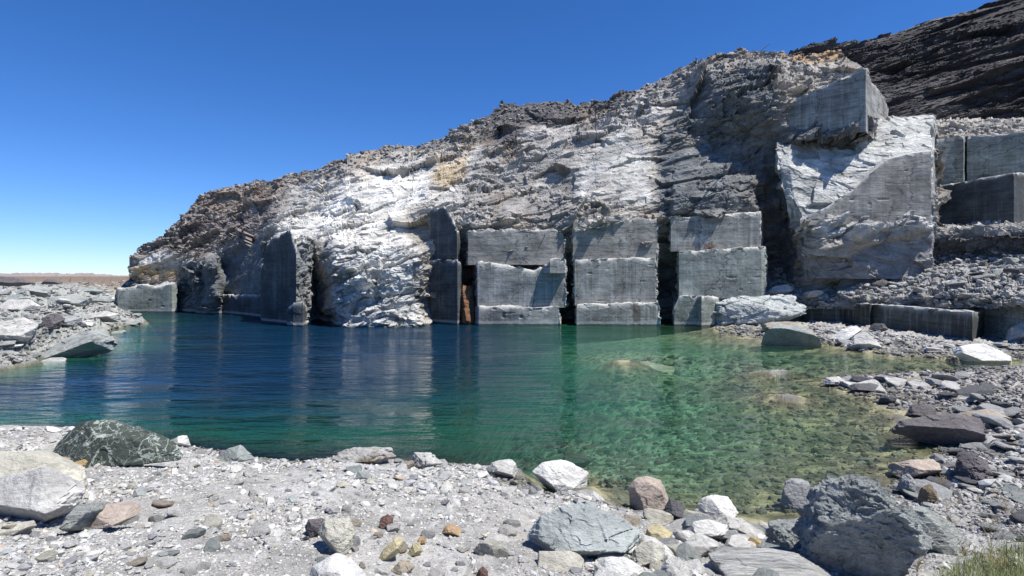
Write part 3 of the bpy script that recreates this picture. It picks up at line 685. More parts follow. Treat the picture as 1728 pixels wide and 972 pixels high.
def cutrock(D, planes, soft=0.0):
    """radius of a convex stone along directions D, given planes (n, d)"""
    Nn = np.array([p[0] for p in planes], float); Nn /= np.linalg.norm(Nn, axis=1, keepdims=True)
    dd = np.array([p[1] for p in planes])
    c = D @ Nn.T
    r = np.where(c > .02, dd[None] / np.maximum(c, .02), 1e3)
    if soft:
        k = 1 / soft
        m = r.min(1, keepdims=True)
        return (m[:, 0] - np.log(np.exp(-(r - m) * k / m).sum(1)) / k * m[:, 0])
    return r.min(1)

def hull(pts):
    pts = sorted(map(tuple, pts))
    def half(ps):
        h = []
        for p in ps:
            while len(h) > 1 and (h[-1][0] - h[-2][0]) * (p[1] - h[-2][1]) - (h[-1][1] - h[-2][1]) * (p[0] - h[-2][0]) <= 0: h.pop()
            h.append(p)
        return h
    a_, b_ = half(pts), half(pts[::-1])
    return a_[:-1] + b_[:-1]

HEROES = []; SUNK = []
def outline_rock(name, label, poly, color, cat='rock', depth=.9, seed=0, rough=.05, sub=5, basepy=None, Y=None, group=None, tilt=(.12, .75), topback=.5, z=None, sunk=0, under=0, lean=0, knob=0):
    """poly: the stone's outline in the photograph; stands at the depth where its foot meets the ground"""
    R_ = random.Random(seed * 7 + 3); wet = False
    P = np.array(poly, float); bpy_ = basepy or P[:, 1].max(); cpx = (P[:, 0].min() + P[:, 0].max()) / 2
    wpx = P[:, 0].max() - P[:, 0].min()
    if Y is None:
        hp = hit(cpx, min(bpy_, 985))[0]; Y0 = hp[1]
        if hp[2] < 0 and not sunk: Y0 = F * ZC / (min(bpy_, 985) - HY); wet = True
        Y = Y0 + .28 * depth * wpx * Y0 / F
    W3 = at(P[:, 0], P[:, 1], Y)
    x, z_ = W3[:, 0], W3[:, 2]
    if wet:
        lo2 = z_ < z_.min() + .35 * (z_.max() - z_.min()); x = np.concatenate([x, x[lo2]]); z_ = np.concatenate([z_, z_[lo2] - .3])
    cx_, cz_ = (x.min() + x.max()) / 2, (z_.min() + z_.max()) / 2
    w = x.max() - x.min(); hh = z_.max() - z_.min()
    h2 = hull(list(zip(x - cx_, z_ - cz_)))
    planes = []
    for k in range(len(h2)):
        (x0, z0_), (x1, z1) = h2[k], h2[(k + 1) % len(h2)]
        nx, nz = (z1 - z0_), -(x1 - x0); L = math.hypot(nx, nz)
        if L < 1e-6: continue
        nx, nz = nx / L, nz / L
        d = nx * x0 + nz * z0_
        if d < 0: nx, nz, d = -nx, -nz, -d
        for sgn in (-1, 1):
            th = R_.uniform(*tilt) * (1.15 if (nz > .5 and sgn < 0) else 1)
            planes.append(((math.cos(th) * nx, sgn * math.sin(th), math.cos(th) * nz), math.cos(th) * d))
    dp = depth * (w * .6 + hh * .4)
    if under: planes.append(((-.25, -1, -under), dp * .21)); planes.append(((.2, -1, 1.1), dp * .36 + hh * .12))
    if lean: planes.append(((.1, -1, lean), dp * .25 + hh * .18))
    for sgn in (-1, 1):
        if sgn < 0 and under: continue
        planes.append(((R_.uniform(-.35, .35), sgn, R_.uniform(-.1, .45)), dp * .46))
        planes.append(((R_.uniform(-.8, .8), sgn, R_.uniform(.1, .8)), dp * .5))
    D, Fc = ICO[sub]
    asp = np.array([w / 2, dp / 2, hh / 2]); Dn = D * asp; Ln = np.linalg.norm(Dn, axis=1); Du = Dn / Ln[:, None]
    r = cutrock(Du, planes, .012)
    V_ = Du * r[:, None]
    s_ = max(w, hh)
    f, _ = fracture(V_ / s_, (.30, .30, .2), seed + 700); g, _ = fracture(V_ / s_, (.12, .12, .08), seed + 720)
    V_ = V_ * (1 + rough * (f * 1.1 + g * .6 + .3 * fbm(V_ / s_ * 6, 3, seed + 4)))[:, None]
    if knob: V_ = V_ * (1 + knob * (.5 - np.abs(fbm(V_ / s_ * [5, 5, 9], 4, seed + 9)) * 2.4 + .7 * (fracture(V_ / s_, (.06, .06, .04), seed + 740)[0])))[:, None]
    mt = M['st_' + color] if ('st_' + color) in M else stone_mat(color)
    o = mesh_np(name, V_ + [0, 0, hh / 2], Fc, mt, smooth=False)
    o.location = (cx_, Y, cz_ - hh / 2)
    tag(o, label, cat, group)
    if sunk:
        o.location.z -= (max(v.co.z for v in o.data.vertices) + o.location.z) + sunk
        SUNK.append((cx_, Y, w * .6, dp * .6, sunk))
    HEROES.append((label, cpx, bpy_, o))
    return o

R = outline_rock
R('boulder', 'dark green boulder laced with white veins at the left shore', [(84, 780), (95, 745), (130, 714), (160, 708), (200, 714), (250, 728), (286, 746), (304, 778), (240, 784), (140, 786)], 'veined', seed=1, depth=.5, rough=.035, tilt=(.05, .35))
R('boulder', 'big yellowish boulder cut off by the left edge, behind the grey one', [(-70, 765), (0, 761), (60, 765), (112, 786), (140, 805), (146, 840), (60, 850), (-70, 850)], 'cream', seed=2, depth=.8, rough=.02, knob=.02)
R('boulder', 'big pale grey boulder at the left edge with a dark undercut front', [(-70, 822), (20, 800), (78, 786), (112, 800), (144, 828), (134, 852), (75, 890), (0, 890), (-70, 885)], 'pale', seed=3, depth=.8, rough=.025, under=.75, knob=.02)
R('rock', 'small flat cream and pink rock below the big pale grey boulder', [(-20, 890), (30, 882), (62, 877), (66, 886), (35, 905), (-20, 902)], 'cream', seed=4, depth=.7, rough=.03)
R('rock', 'grey slaty rock leaning right of the big pale grey boulder', [(100, 890), (128, 853), (168, 848), (174, 858), (152, 895), (126, 900)], 'slatey', seed=5, depth=.8)
R('rock', 'flat pink and orange rock beside the grey slaty rock', [(150, 895), (178, 851), (222, 853), (234, 868), (205, 885)], 'pink', seed=6, depth=1.0, rough=.03)
R('rock', 'small ochre rock on the shoulder of the yellowish boulder', [(108, 798), (112, 784), (138, 776), (146, 784), (126, 800)], 'ochre', seed=7)
R('rock', 'white rounded rock at the right foot of the veined boulder', [(290, 748), (300, 736), (316, 736), (322, 752), (300, 755)], 'white', seed=8, rough=.03)
R('rock', 'low pale greenish rock on the waterline right of the veined boulder', [(360, 775), (385, 756), (406, 750), (432, 774), (400, 780)], 'greygreen', seed=9)
R('rock', 'white rock with brown hollows on the near waterline', [(562, 772), (575, 762), (605, 756), (652, 757), (668, 770), (640, 783), (582, 784)], 'hollow', seed=10, rough=.10)
R('rock', 'light lumpy rock on the waterline right of the brown hollowed rock', [(688, 784), (700, 764), (726, 763), (748, 782), (720, 792)], 'pale', seed=11, rough=.09)
R('rock', 'pale blocky rock on the waterline left of the flat white slab', [(820, 792), (828, 780), (852, 776), (870, 780), (875, 802), (858, 808), (836, 802)], 'pale', seed=12)
R('flat_rock', 'flat white oval slab half in the water at the near shore', [(897, 796), (916, 779), (946, 775), (982, 789), (994, 798), (988, 808), (968, 824), (945, 821)], 'white', 'slab', seed=13, depth=.8, rough=.02)
R('rock', 'smooth pinkish brown rock standing in the shallows', [(1060, 822), (1070, 808), (1092, 803), (1115, 810), (1128, 838), (1118, 860), (1080, 860), (1066, 845)], 'pink', seed=14, rough=.02)
R('rock', 'brown mossy rock just under the water between the white slab and pinkish rock', [(985, 815), (1000, 786), (1040, 782), (1070, 800), (1064, 826), (1010, 832)], 'brown', seed=15, rough=.04, sunk=.08)
R('rock', 'dark pointed rock on the waterline right of the pinkish rock', [(1116, 868), (1130, 840), (1148, 846), (1166, 872), (1144, 882)], 'dark', seed=16)
R('rock', 'white humped rock at the corner of the inlet', [(1172, 862), (1184, 842), (1208, 834), (1228, 838), (1248, 866), (1235, 880), (1195, 878)], 'white', seed=17, rough=.04)
R('boulder', 'broad smooth grey-green boulder in the middle of the gravel', [(892, 905), (915, 868), (950, 855), (1000, 852), (1062, 880), (1085, 900), (1076, 922), (1040, 946), (990, 948), (920, 930)], 'bluegreen', seed=18, depth=.9, rough=.06, lean=1.3, knob=.02)
R('rock', 'cream loaf shaped rock below the grey-green boulder', [(904, 955), (910, 930), (958, 929), (986, 945), (982, 965), (922, 965)], 'cream', seed=19, rough=.02)
R('rock', 'pale green squarish rock in the gravel left of centre', [(536, 900), (548, 875), (590, 874), (600, 900), (592, 930), (562, 936)], 'cream', seed=20, rough=.04)
R('rock', 'purple-grey rock tucked against the pale green squarish rock', [(514, 890), (520, 876), (546, 874), (548, 896), (532, 906), (518, 902)], 'purple', seed=21)
R('boulder', 'round white boulder cut by the bottom edge', [(515, 985), (528, 955), (560, 940), (592, 942), (618, 968), (624, 990)], 'white', seed=22, rough=.02, basepy=985)
R('rock', 'long yellow rock lying askew in the gravel', [(636, 948), (645, 928), (664, 911), (682, 913), (676, 930), (652, 950)], 'yellow', seed=23, rough=.03)
R('rock', 'small yellow three-cornered rock beside the long yellow one', [(686, 938), (696, 918), (708, 915), (714, 930), (704, 940)], 'yellow', seed=24)
R('rock', 'small orange rock above the yellow three-cornered one', [(702, 918), (708, 905), (718, 905), (720, 916), (710, 920)], 'orange', seed=25)
R('rock', 'flat orange rock in the middle of the gravel', [(744, 900), (752, 887), (768, 885), (780, 896), (768, 906)], 'orange', seed=26)
R('rock', 'reddish brown rock on the gravel above the long yellow rock', [(640, 888), (642, 874), (654, 868), (664, 874), (662, 888), (650, 892)], 'maroon', seed=27)
R('rock', 'maroon rock at the bottom edge', [(802, 975), (808, 960), (816, 956), (824, 964), (822, 978)], 'maroon', seed=28, basepy=976)
R('rock', 'tan wedge shaped rock below the long yellow rock', [(660, 962), (672, 948), (690, 946), (700, 956), (690, 970)], 'tan', seed=29)
R('flat_rock', 'large white striped slab at the bottom right', [(1196, 935), (1225, 922), (1290, 925), (1350, 935), (1400, 965), (1405, 1000), (1260, 1000), (1210, 975)], 'striped', 'slab', seed=30, basepy=985, rough=.03, depth=.7)
R('rock', 'whitish rock at the bottom edge right of the cream loaf rock', [(1006, 965), (1022, 945), (1055, 943), (1085, 958), (1100, 992), (1008, 992)], 'white', seed=31, basepy=985)
R('rock', 'pale rock at the bottom edge left of the striped slab', [(1112, 965), (1122, 945), (1145, 940), (1164, 955), (1172, 990), (1110, 990)], 'pale', seed=32, basepy=985)
R('rock', 'yellow flat rock right of the grey-green boulder', [(1062, 950), (1072, 925), (1100, 912), (1122, 925), (1120, 948), (1085, 958)], 'cream', seed=33)
R('rock', 'ochre rock between the grey-green boulder and the white humped rock', [(1086, 918), (1092, 892), (1115, 885), (1135, 898), (1130, 915), (1100, 922)], 'yellow', seed=34, rough=.03, knob=.02)
R('rock', 'long white rock in front of the white humped rock', [(1162, 908), (1168, 882), (1195, 876), (1228, 886), (1230, 904), (1195, 912)], 'white', seed=35)
R('rock', 'ridged pale rock sloping down from the white humped rock', [(1208, 885), (1225, 872), (1252, 874), (1290, 900), (1294, 912), (1262, 912), (1230, 900)], 'pale', seed=36, rough=.06)
R('rock', 'small ochre rock above the striped slab', [(1252, 925), (1266, 905), (1284, 912), (1292, 930), (1275, 935)], 'ochre', seed=37)
R('boulder', 'huge knobbly blue-grey boulder with a dark overhung front', [(1352, 965), (1372, 890), (1384, 836), (1408, 810), (1448, 803), (1490, 812), (1516, 838), (1532, 868), (1560, 900), (1545, 945), (1500, 985), (1400, 990)], 'knobbly', seed=38, depth=.85, rough=.09, basepy=985, under=.3, knob=.055, sub=6)
R('boulder', 'dark rough rock leaning on the left of the knobbly boulder', [(1292, 925), (1306, 892), (1335, 882), (1372, 878), (1388, 905), (1386, 945), (1335, 940)], 'knobbly', seed=39, rough=.08, knob=.05)
R('rock', 'two-tone rock standing alone in the shallow water', [(1316, 850), (1322, 826), (1340, 812), (1364, 810), (1374, 840), (1362, 858), (1335, 858)], 'grey', seed=40, rough=.03, knob=.02)
R('boulder', 'long dark boulder with a tan top on the right waterline', [(1506, 728), (1520, 710), (1562, 703), (1610, 698), (1652, 706), (1658, 726), (1632, 748), (1590, 756), (1542, 745)], 'purple', seed=41, depth=.7, rough=.05, under=.6, knob=.02)
R('flat_rock', 'flat sunlit tan slab behind the long dark boulder', [(1604, 706), (1630, 694), (1668, 690), (1706, 702), (1695, 716), (1640, 722)], 'tan', 'slab', seed=42, rough=.04)
R('rock', 'flat pinkish rock below the long dark boulder', [(1506, 800), (1512, 782), (1535, 776), (1575, 774), (1586, 786), (1566, 806), (1525, 812)], 'pink', seed=43, rough=.03)
R('rock', 'rounded grey rock below the flat pinkish rock', [(1514, 826), (1522, 806), (1534, 800), (1548, 814), (1550, 832), (1530, 838)], 'grey', seed=44)
R('rock', 'small brown rock right of the rounded grey rock', [(1548, 848), (1556, 822), (1570, 816), (1580, 830), (1572, 850)], 'brown', seed=45)
R('flat_rock', 'pale slaty slab sloping behind the knobbly boulder', [(1520, 885), (1535, 858), (1562, 855), (1610, 885), (1645, 918), (1605, 932), (1550, 922)], 'slatey', 'slab', seed=46, depth=.6)
R('rock', 'jagged dark rock on the right bank', [(1612, 805), (1618, 775), (1640, 762), (1664, 778), (1668, 800), (1640, 812)], 'purple', seed=47, rough=.08)
cs_ = R('boulder', 'curved slab with rusty top and hollow dark front on the far shore', [(1287, 576), (1287, 548), (1310, 544), (1345, 546), (1370, 560), (1384, 584), (1330, 582)], 'greygreen', 'slab', seed=48, depth=.6, rough=.03, tilt=(.1, .4), under=.7)
cr_ = R('crust', 'x', [(1285, 556), (1289, 546), (1312, 542), (1346, 543), (1373, 558), (1386, 584), (1380, 580), (1366, 561), (1335, 552)], 'tan', 'slab', seed=148, depth=.75, rough=.03, Y=cs_.location.y)
HEROES.pop(); del cr_['label'], cr_['category']; cr_.parent = cs_; cr_.location = cr_.location - cs_.location
R('boulder', 'low white wedge shaped boulder by the far inlet', [(1610, 598), (1618, 585), (1640, 580), (1664, 580), (1706, 602), (1690, 613), (1645, 613)], 'white', seed=49, rough=.02)
R('rock', 'whitish flat rock in front of the long dark bench', [(1398, 572), (1420, 556), (1446, 549), (1452, 560), (1432, 576)], 'white', seed=50)
R('rock', 'grey-white rock right of the whitish flat rock before the bench', [(1428, 588), (1440, 568), (1462, 560), (1480, 574), (1486, 590), (1455, 592)], 'pale', seed=51)
R('rock', 'dark low rock at the foot of the long dark bench', [(1466, 556), (1474, 546), (1492, 546), (1500, 556), (1484, 562)], 'dark', seed=52)
ROCKC['rust'] = (.22, .11, .055)
R('rock', 'rusty brown broken rock wedged in the cleft left of the broad pillars', [(775, 552), (776, 520), (779, 492), (786, 462), (795, 472), (800, 510), (801, 552)], 'rust', seed=153, depth=.5, rough=.12, Y=41.3, knob=.05)
R('outcrop', 'blue-white rounded outcrop between the pillars and the long bench', [(1208, 553), (1206, 512), (1230, 500), (1330, 500), (1358, 514), (1346, 536), (1300, 552)], 'outcrop', 'outcrop', seed=53, depth=.5, rough=.08, knob=.035, lean=1.0, sub=6, Y=39.6, tilt=(.1, .5))
R('boulder', 'rounded grey boulder at the left end of the scree', [(1408, 498), (1418, 470), (1442, 457), (1470, 462), (1482, 478), (1466, 500)], 'grey', seed=54, Y=41.5, rough=.03)
R('boulder', 'dark upright boulder beside the rounded grey one on the scree', [(1464, 505), (1472, 478), (1490, 470), (1504, 484), (1498, 506)], 'purple', seed=55, Y=39.5)
R('boulder', 'dark wedge boulder in the middle of the scree', [(1505, 512), (1525, 488), (1552, 478), (1574, 490), (1562, 512)], 'dark', seed=56, Y=37.2)
R('boulder', 'long pale-topped boulder at the right of the scree', [(1632, 498), (1650, 480), (1690, 474), (1706, 484), (1700, 500)], 'greygreen', seed=57, Y=34)
R('flat_rock', 'long low slab at the foot of the shadowed buttress', [(1288, 498), (1305, 484), (1330, 479), (1340, 486), (1325, 498)], 'pale', 'slab', seed=58, Y=41.5)
R('rock', 'flat pale rock at the tip of the spit', [(1386, 648), (1393, 637), (1416, 635), (1428, 644), (1412, 652)], 'pale', seed=59)
R('rock', 'dark flat rock on the spit', [(1430, 658), (1442, 648), (1470, 646), (1490, 652), (1476, 664)], 'dark', seed=60)
R('rock', 'dark grey rock at the inner edge of the spit', [(1528, 700), (1538, 684), (1562, 680), (1578, 690), (1566, 704)], 'purple', seed=61)
R('boulder', 'pale rounded boulder at the right edge beyond the inlet', [(1702, 574), (1708, 552), (1728, 542), (1760, 545), (1775, 570), (1740, 580)], 'pale', seed=62)
R('flat_rock', 'layered grey slab sloping into the lake on the left shore', [(60, 612), (95, 580), (140, 560), (176, 556), (191, 574), (191, 592), (150, 604), (100, 612)], 'slatey', 'slab', seed=63, depth=1.2, Y=24.8, lean=3.2)
R('flat_rock', 'big tilted slab at the left edge of the far shore', [(-40, 575), (0, 545), (40, 535), (62, 552), (50, 580), (0, 595)], 'pale', 'slab', seed=64, depth=1.0, lean=1.4)
R('boulder', 'dark hollow boulder high on the left shore', [(70, 550), (80, 530), (98, 528), (110, 540), (100, 556)], 'purple', seed=65)
R('boulder', 'grey-green rounded boulder at the far left edge', [(10, 512), (16, 498), (34, 496), (50, 503), (44, 514)], 'greygreen', seed=66)
R('rock', 'dark mound of rock on the skyline of the left shore', [(-30, 480), (0, 466), (30, 468), (62, 478), (30, 484)], 'purple', seed=67, Y=44)
R('rock', 'small dark mound of rock right of the larger one on the left skyline', [(66, 480), (78, 471), (96, 472), (106, 480)], 'purple', seed=68, Y=46)
R('rock', 'pale slab under the green water off the shoulder of the pillars', [(1020, 632), (1035, 596), (1090, 590), (1140, 600), (1120, 632)], 'cream', seed=69, Y=24.2, depth=1.0, sunk=.15)
R('rock', 'dark weedy rock sunk near the shore, left of the flat white slab', [(940, 765), (952, 748), (985, 744), (1004, 756), (985, 770)], 'darkgreen', seed=70, Y=11.6, sunk=.15)
R('rock', 'long sunken rock with a dark rim in the green shallows', [(1300, 690), (1318, 668), (1370, 664), (1396, 676), (1360, 690)], 'brown', seed=71, Y=15.8, sunk=.12)
# ------------------------------------------------------------------ water
wx = np.linspace(-75, 45, 900); wy = np.linspace(6.5, 62, 500)
WXg, WYg = np.meshgrid(wx, wy)
WH = H(WXg, WYg)
V = np.stack([WXg, WYg, 0 * WXg], -1)
b = N('lake_water')
dep = b.n('Attribute', attribute_name='depth').outputs['Fac']
opac = b.math('SUBTRACT', 1.0, b.math('POWER', 2.718, b.math('MULTIPLY', dep, -.55)), clamp=True)
v1 = b.coords((.8, 2.6, 1), (0, 0, .25)); v2 = b.coords((1.0, 2.2, 1), (0, 0, -.35)); v3 = b.coords((.25, .6, 1), (0, 0, .1))
h = b.math('ADD', b.math('MULTIPLY', b.noise(v1, 2.6, 3, .55, .3), 1.0), b.math('ADD', b.math('MULTIPLY', b.noise(v2, 6.5, 2, .5, .2), .35), b.math('MULTIPLY', b.noise(v1, .9, 2, .5, .4), 3.4)))
patch = b.ramp(b.noise(v3, .5, 3, .5), [(.38, .22), (.6, 1.0)])
bp = b.n('Bump', i_Strength=.5, i_Distance=.12, i_Height=b.math('MULTIPLY', h, patch))
cdeep = b.ramp(b.math('DIVIDE', dep, 9.0), [(0.0, (.055, .12, .065)), (.13, (.014, .105, .06)), (.26, (.006, .060, .048)), (.42, (.0045, .036, .042)), (.62, (.003, .022, .042)), (1.0, (.003, .024, .058))])
dif = b.n('BsdfDiffuse', i_Color=cdeep, i_Normal=bp.outputs[0])
tr = b.n('BsdfTransparent', i_Color=b.ramp(b.math('DIVIDE', dep, 2.5), [(0.0, (.95, .97, .93)), (.3, (.72, .93, .80)), (1.0, (.35, .82, .64))]))
m1 = b.n('MixShader', i_0=opac, i_1=tr.outputs[0], i_2=dif.outputs[0])
gl = b.n('BsdfGlossy', i_Color=(.95, .97, 1, 1), i_Roughness=.06, i_Normal=bp.outputs[0])
fr = b.n('Fresnel', i_IOR=1.33, i_Normal=bp.outputs[0])
m2 = b.n('MixShader', i_0=b.math('MULTIPLY', fr.outputs[0], .9), i_1=m1.outputs[0], i_2=gl.outputs[0])
M['water'] = b.done(m2.outputs[0])
DEP = np.clip(-WH, 0, 9)
for sx, sy, srx, sry, sd_ in SUNK:
    q_ = np.sqrt(((WXg - sx) / srx) ** 2 + ((WYg - sy) / sry) ** 2)
    k_ = 1 - sstep(.75, 1.25, q_); DEP = DEP * (1 - k_) + np.minimum(DEP, sd_ + .15) * k_
water = structure(mesh_np('water', V, grid_faces(*WXg.shape), M['water'], smooth=True, attrs={'depth': DEP}))

Rl = random.Random(77)
for k, (px, py, w_) in enumerate([(30, 520, 110), (110, 512, 120), (165, 505, 80), (20, 548, 90), (95, 545, 120), (165, 538, 100), (215, 545, 60), (60, 575, 110), (150, 566, 70), (10, 600, 70), (125, 588, 90),
                                 (50, 496, 100), (140, 492, 110), (230, 478, 90), (-10, 492, 80), (90, 605, 60), (200, 556, 40)]):
    w0_ = w_; w_ = w_ * .72; h_ = w_ * Rl.uniform(.16, .3); sk = Rl.uniform(-.15, .3)
    py += 6
    poly = [(px - w_ * .5, py), (px - w_ * Rl.uniform(.42, .5), py - h_ * .35), (px - w_ * .2 + sk * 20, py - h_ * Rl.uniform(.7, 1)), (px + w_ * .25 + sk * 20, py - h_), (px + w_ * .5, py - h_ * Rl.uniform(.4, .8)), (px + w_ * Rl.uniform(.4, .52), py)]
    tone = ['pale', 'slatey', 'greygreen', 'slatey', 'grey'][k % 5]
    tn = {'pale': 'pale grey', 'slatey': 'finely layered', 'greygreen': 'green-grey', 'grey': 'mid grey'}[tone]
    w2 = 'wide' if w0_ > 95 else 'short' if w0_ < 75 else 'middling'
    best = min([h for h in HEROES if h[1] < 320 and h[2] < 640 and 'layered slab of the' not in h[0]], key=lambda h: (h[1] - px) ** 2 + 3 * (h[2] - py) ** 2)
    side = ('right of' if px > best[1] else 'left of') if abs(px - best[1]) > abs(py - best[2]) else ('in front of' if py > best[2] else 'behind')
    lab = f"{w2} flat {tn} slab {side} the {' '.join(best[0].split()[:4])}"
    n_ = sum(h[3]['label'].startswith(lab) for h in HEROES)
    if n_: lab += [', nearer the water', ', higher up the shore', ', nearest the far wall'][min(n_ - 1, 2)]
    o = R('flat_rock', lab, poly, tone, 'slab', seed=160 + k, depth=1.2, rough=.03, lean=Rl.uniform(1.2, 2.4), knob=.015, sub=4, group='layered slabs of the left shore')
# ------------------------------------------------------------------ many stones
def make_templates(n, sub, flat=(.45, .8), seed=0):
    out = []
    R_ = np.random.default_rng(seed); D, Fc = ICO[sub]
    for k in range(n):
        m = 9 + k % 5
        nn = R_.normal(size=(m, 3)); nn /= np.linalg.norm(nn, axis=1, keepdims=True)
        pl = [(nn[j], R_.uniform(.62, 1.0)) for j in range(m)] + [((0, 0, 1), .75), ((0, 0, -1), .7)]
        r = np.minimum(cutrock(D, pl), 1.35)
        V_ = D * r[:, None] * [1, R_.uniform(.6, .95), R_.uniform(*flat)]
        if sub >= 2: V_ *= (1 + .05 * fbm(V_ * 3, 3, k + 9))[:, None]
        out.append(V_)
    return out, Fc
T0, F0 = make_templates(12, 0, (.35, .8), 5)
T1, F1 = make_templates(12, 1, (.35, .8), 6)
T3, F3 = make_templates(14, 3, (.4, .8), 7)

palette = np.array([ROCKC['pale'], (.54, .54, .52), (.42, .42, .42), ROCKC['white'], (.34, .345, .34), (.30, .32, .31), (.46, .43, .35), (.22, .22, .23), (.42, .34, .26)])
pweights = np.array([.26, .2, .17, .1, .1, .06, .06, .03, .02]); pweights /= pweights.sum()
dpal = np.array([(.34, .335, .32), (.25, .245, .24), (.42, .41, .39), (.17, .165, .165), (.35, .31, .26)])
def scatter(name, pts, size, T, Fc, mat, pal, pw, lift=.25, tiltmax=.5, bright=1.0):
    """one mesh of uncountable small stones"""
    n = len(pts); kt = rng.integers(0, len(T), n); Vs = []; Fs = []; Cs = []; off = 0
    ang = rng.uniform(0, 6.283, n); ta = rng.uniform(-tiltmax, tiltmax, n); ci = rng.choice(len(pal), n, p=pw)
    br = rng.uniform(.8, 1.2, n) * bright * (.42 + .58 * sstep(.02, .13, pts[:, 2] + .03 * vnoise(pts * 3, 5)))
    for k in range(len(T)):
        m = np.where(kt == k)[0]
        if not len(m): continue
        V0 = T[k][None] * (size[m] / 2)[:, None, None]
        c_, s_ = np.cos(ta[m])[:, None], np.sin(ta[m])[:, None]
        x, y, z = V0[..., 0] * c_ - V0[..., 2] * s_, V0[..., 1], V0[..., 0] * s_ + V0[..., 2] * c_
        c2, s2 = np.cos(ang[m])[:, None], np.sin(ang[m])[:, None]
        Vw = np.stack([x * c2 - y * s2, x * s2 + y * c2, z], -1) + pts[m][:, None, :]
        Vw[..., 2] += (size[m] * lift * .5)[:, None]
        nvv = T[k].shape[0]
        Fs.append((Fc[None] + (np.arange(len(m)) * nvv)[:, None, None] + off).reshape(-1, 3))
        off += nvv * len(m)
        Vs.append(Vw.reshape(-1, 3)); Cs.append(np.repeat(pal[ci[m]] * br[m][:, None], nvv, axis=0))
    o = mesh_np(name, np.concatenate(Vs), np.concatenate(Fs), mat, colors=np.concatenate(Cs))
    o['kind'] = 'stuff'
    return o

def region_points(n, poly, seed=0):
    P = np.array(poly, float); R_ = np.random.default_rng(seed)
    out = np.empty((0, 2))
    while len(out) < n:
        q = R_.uniform(P.min(0), P.max(0), (n * 2, 2)); q = q[segdist(q[:, 0], q[:, 1], poly) < 0]; out = np.concatenate([out, q])
    return out[:n]
near_poly = [(-60, 735), (0, 722), (100, 722), (300, 742), (430, 768), (560, 768), (740, 780), (870, 792), (950, 822), (1060, 860), (1180, 868), (1300, 890), (1400, 860), (1540, 800), (1640, 740), (1800, 700), (1800, 1010), (-60, 1010)]
q = region_points(66000, near_poly, 1)
pts = hit(q[:, 0], q[:, 1]); szpx = 2.6 + rng.pareto(2.5, len(q)) * 2.6
size = np.clip(szpx * pts[:, 1] / F, .008, .30) ; size = np.minimum(size, 22 * pts[:, 1] / F)
fine = fbm(np.stack([pts[:, 0], pts[:, 1], 0 * pts[:, 0]], -1) * .9, 3, 66)
ok = (pts[:, 2] > -.05) & (rng.random(len(pts)) < np.clip(.9 + 1.0 * fine, .5, 1)); size = size * np.clip(1.0 + .8 * fine, .7, 1.5)
g1 = scatter('gravel', pts[ok], size[ok], T0, F0, M['gravel'], palette, pweights, bright=.92)
g1['label'] = 'pale crushed gravel covering the near shore'; g1['category'] = 'gravel'
# coarser rubble: right bank and spit, far shore, left shore
zones = [([(1380, 632), (1728, 618), (1800, 640), (1800, 800), (1600, 760), (1660, 700), (1500, 690), (1400, 650)], 4200, (3, 11), dpal, .9, 2),
         ([(1210, 552), (1350, 545), (1480, 560), (1640, 582), (1800, 570), (1800, 605), (1690, 610), (1500, 600), (1390, 580), (1215, 566)], 2600, (2.5, 9), palette, .85, 3),
         ([(-60, 480), (200, 475), (300, 470), (200, 520), (250, 545), (190, 556), (190, 590), (60, 606), (-60, 628)], 2200, (2.5, 11), palette, .68, 4),
         ([(1560, 700), (1800, 680), (1800, 930), (1640, 900), (1520, 830), (1590, 770)], 5000, (3, 10), dpal, 1.0, 5)]
pp, ss, cc = [], [], []
for poly, n, (a0, a1), pal, brt, sd in zones:
    q = region_points(n, poly, sd); p_ = hit(q[:, 0], q[:, 1])
    s_ = (a0 + (a1 - a0) * rng.random(n) ** 3) * p_[:, 1] / F
    k = p_[:, 2] > -.12
    nm = 'rubble'
    o = scatter(nm, p_[k], s_[k], T1, F1, M['stone'], pal, np.ones(len(pal)) / len(pal) if pal is dpal else pweights, bright=brt)
    o['category'] = 'rubble'
    o['label'] = {2: 'dark flat rubble covering the spit on the right', 3: 'pale rubble along the far right shore', 4: 'pale broken rock strewn over the left shore', 5: 'grey rubble on the right bank'}[sd]
q = region_points(5200, [(860, 700), (1100, 600), (1400, 600), (1640, 612), (1600, 770), (1400, 860), (1180, 870), (960, 825), (880, 790)], 12); p_ = hit(q[:, 0], q[:, 1])
s_ = np.minimum((4 + 16 * rng.random(len(p_)) ** 4) * p_[:, 1] / F, .5); k = (p_[:, 2] < .02) & (p_[:, 2] + s_ * .5 < .04)
o = scatter('lakebed_stones', p_[k], s_[k], T1, F1, M['stone'], np.array([(.33, .33, .21), (.40, .41, .29), (.25, .24, .15), (.47, .49, .38)]), [.25, .3, .15, .3], lift=0)
o['category'] = 'stones'; o['label'] = 'algae covered stones on the bed of the green shallows'
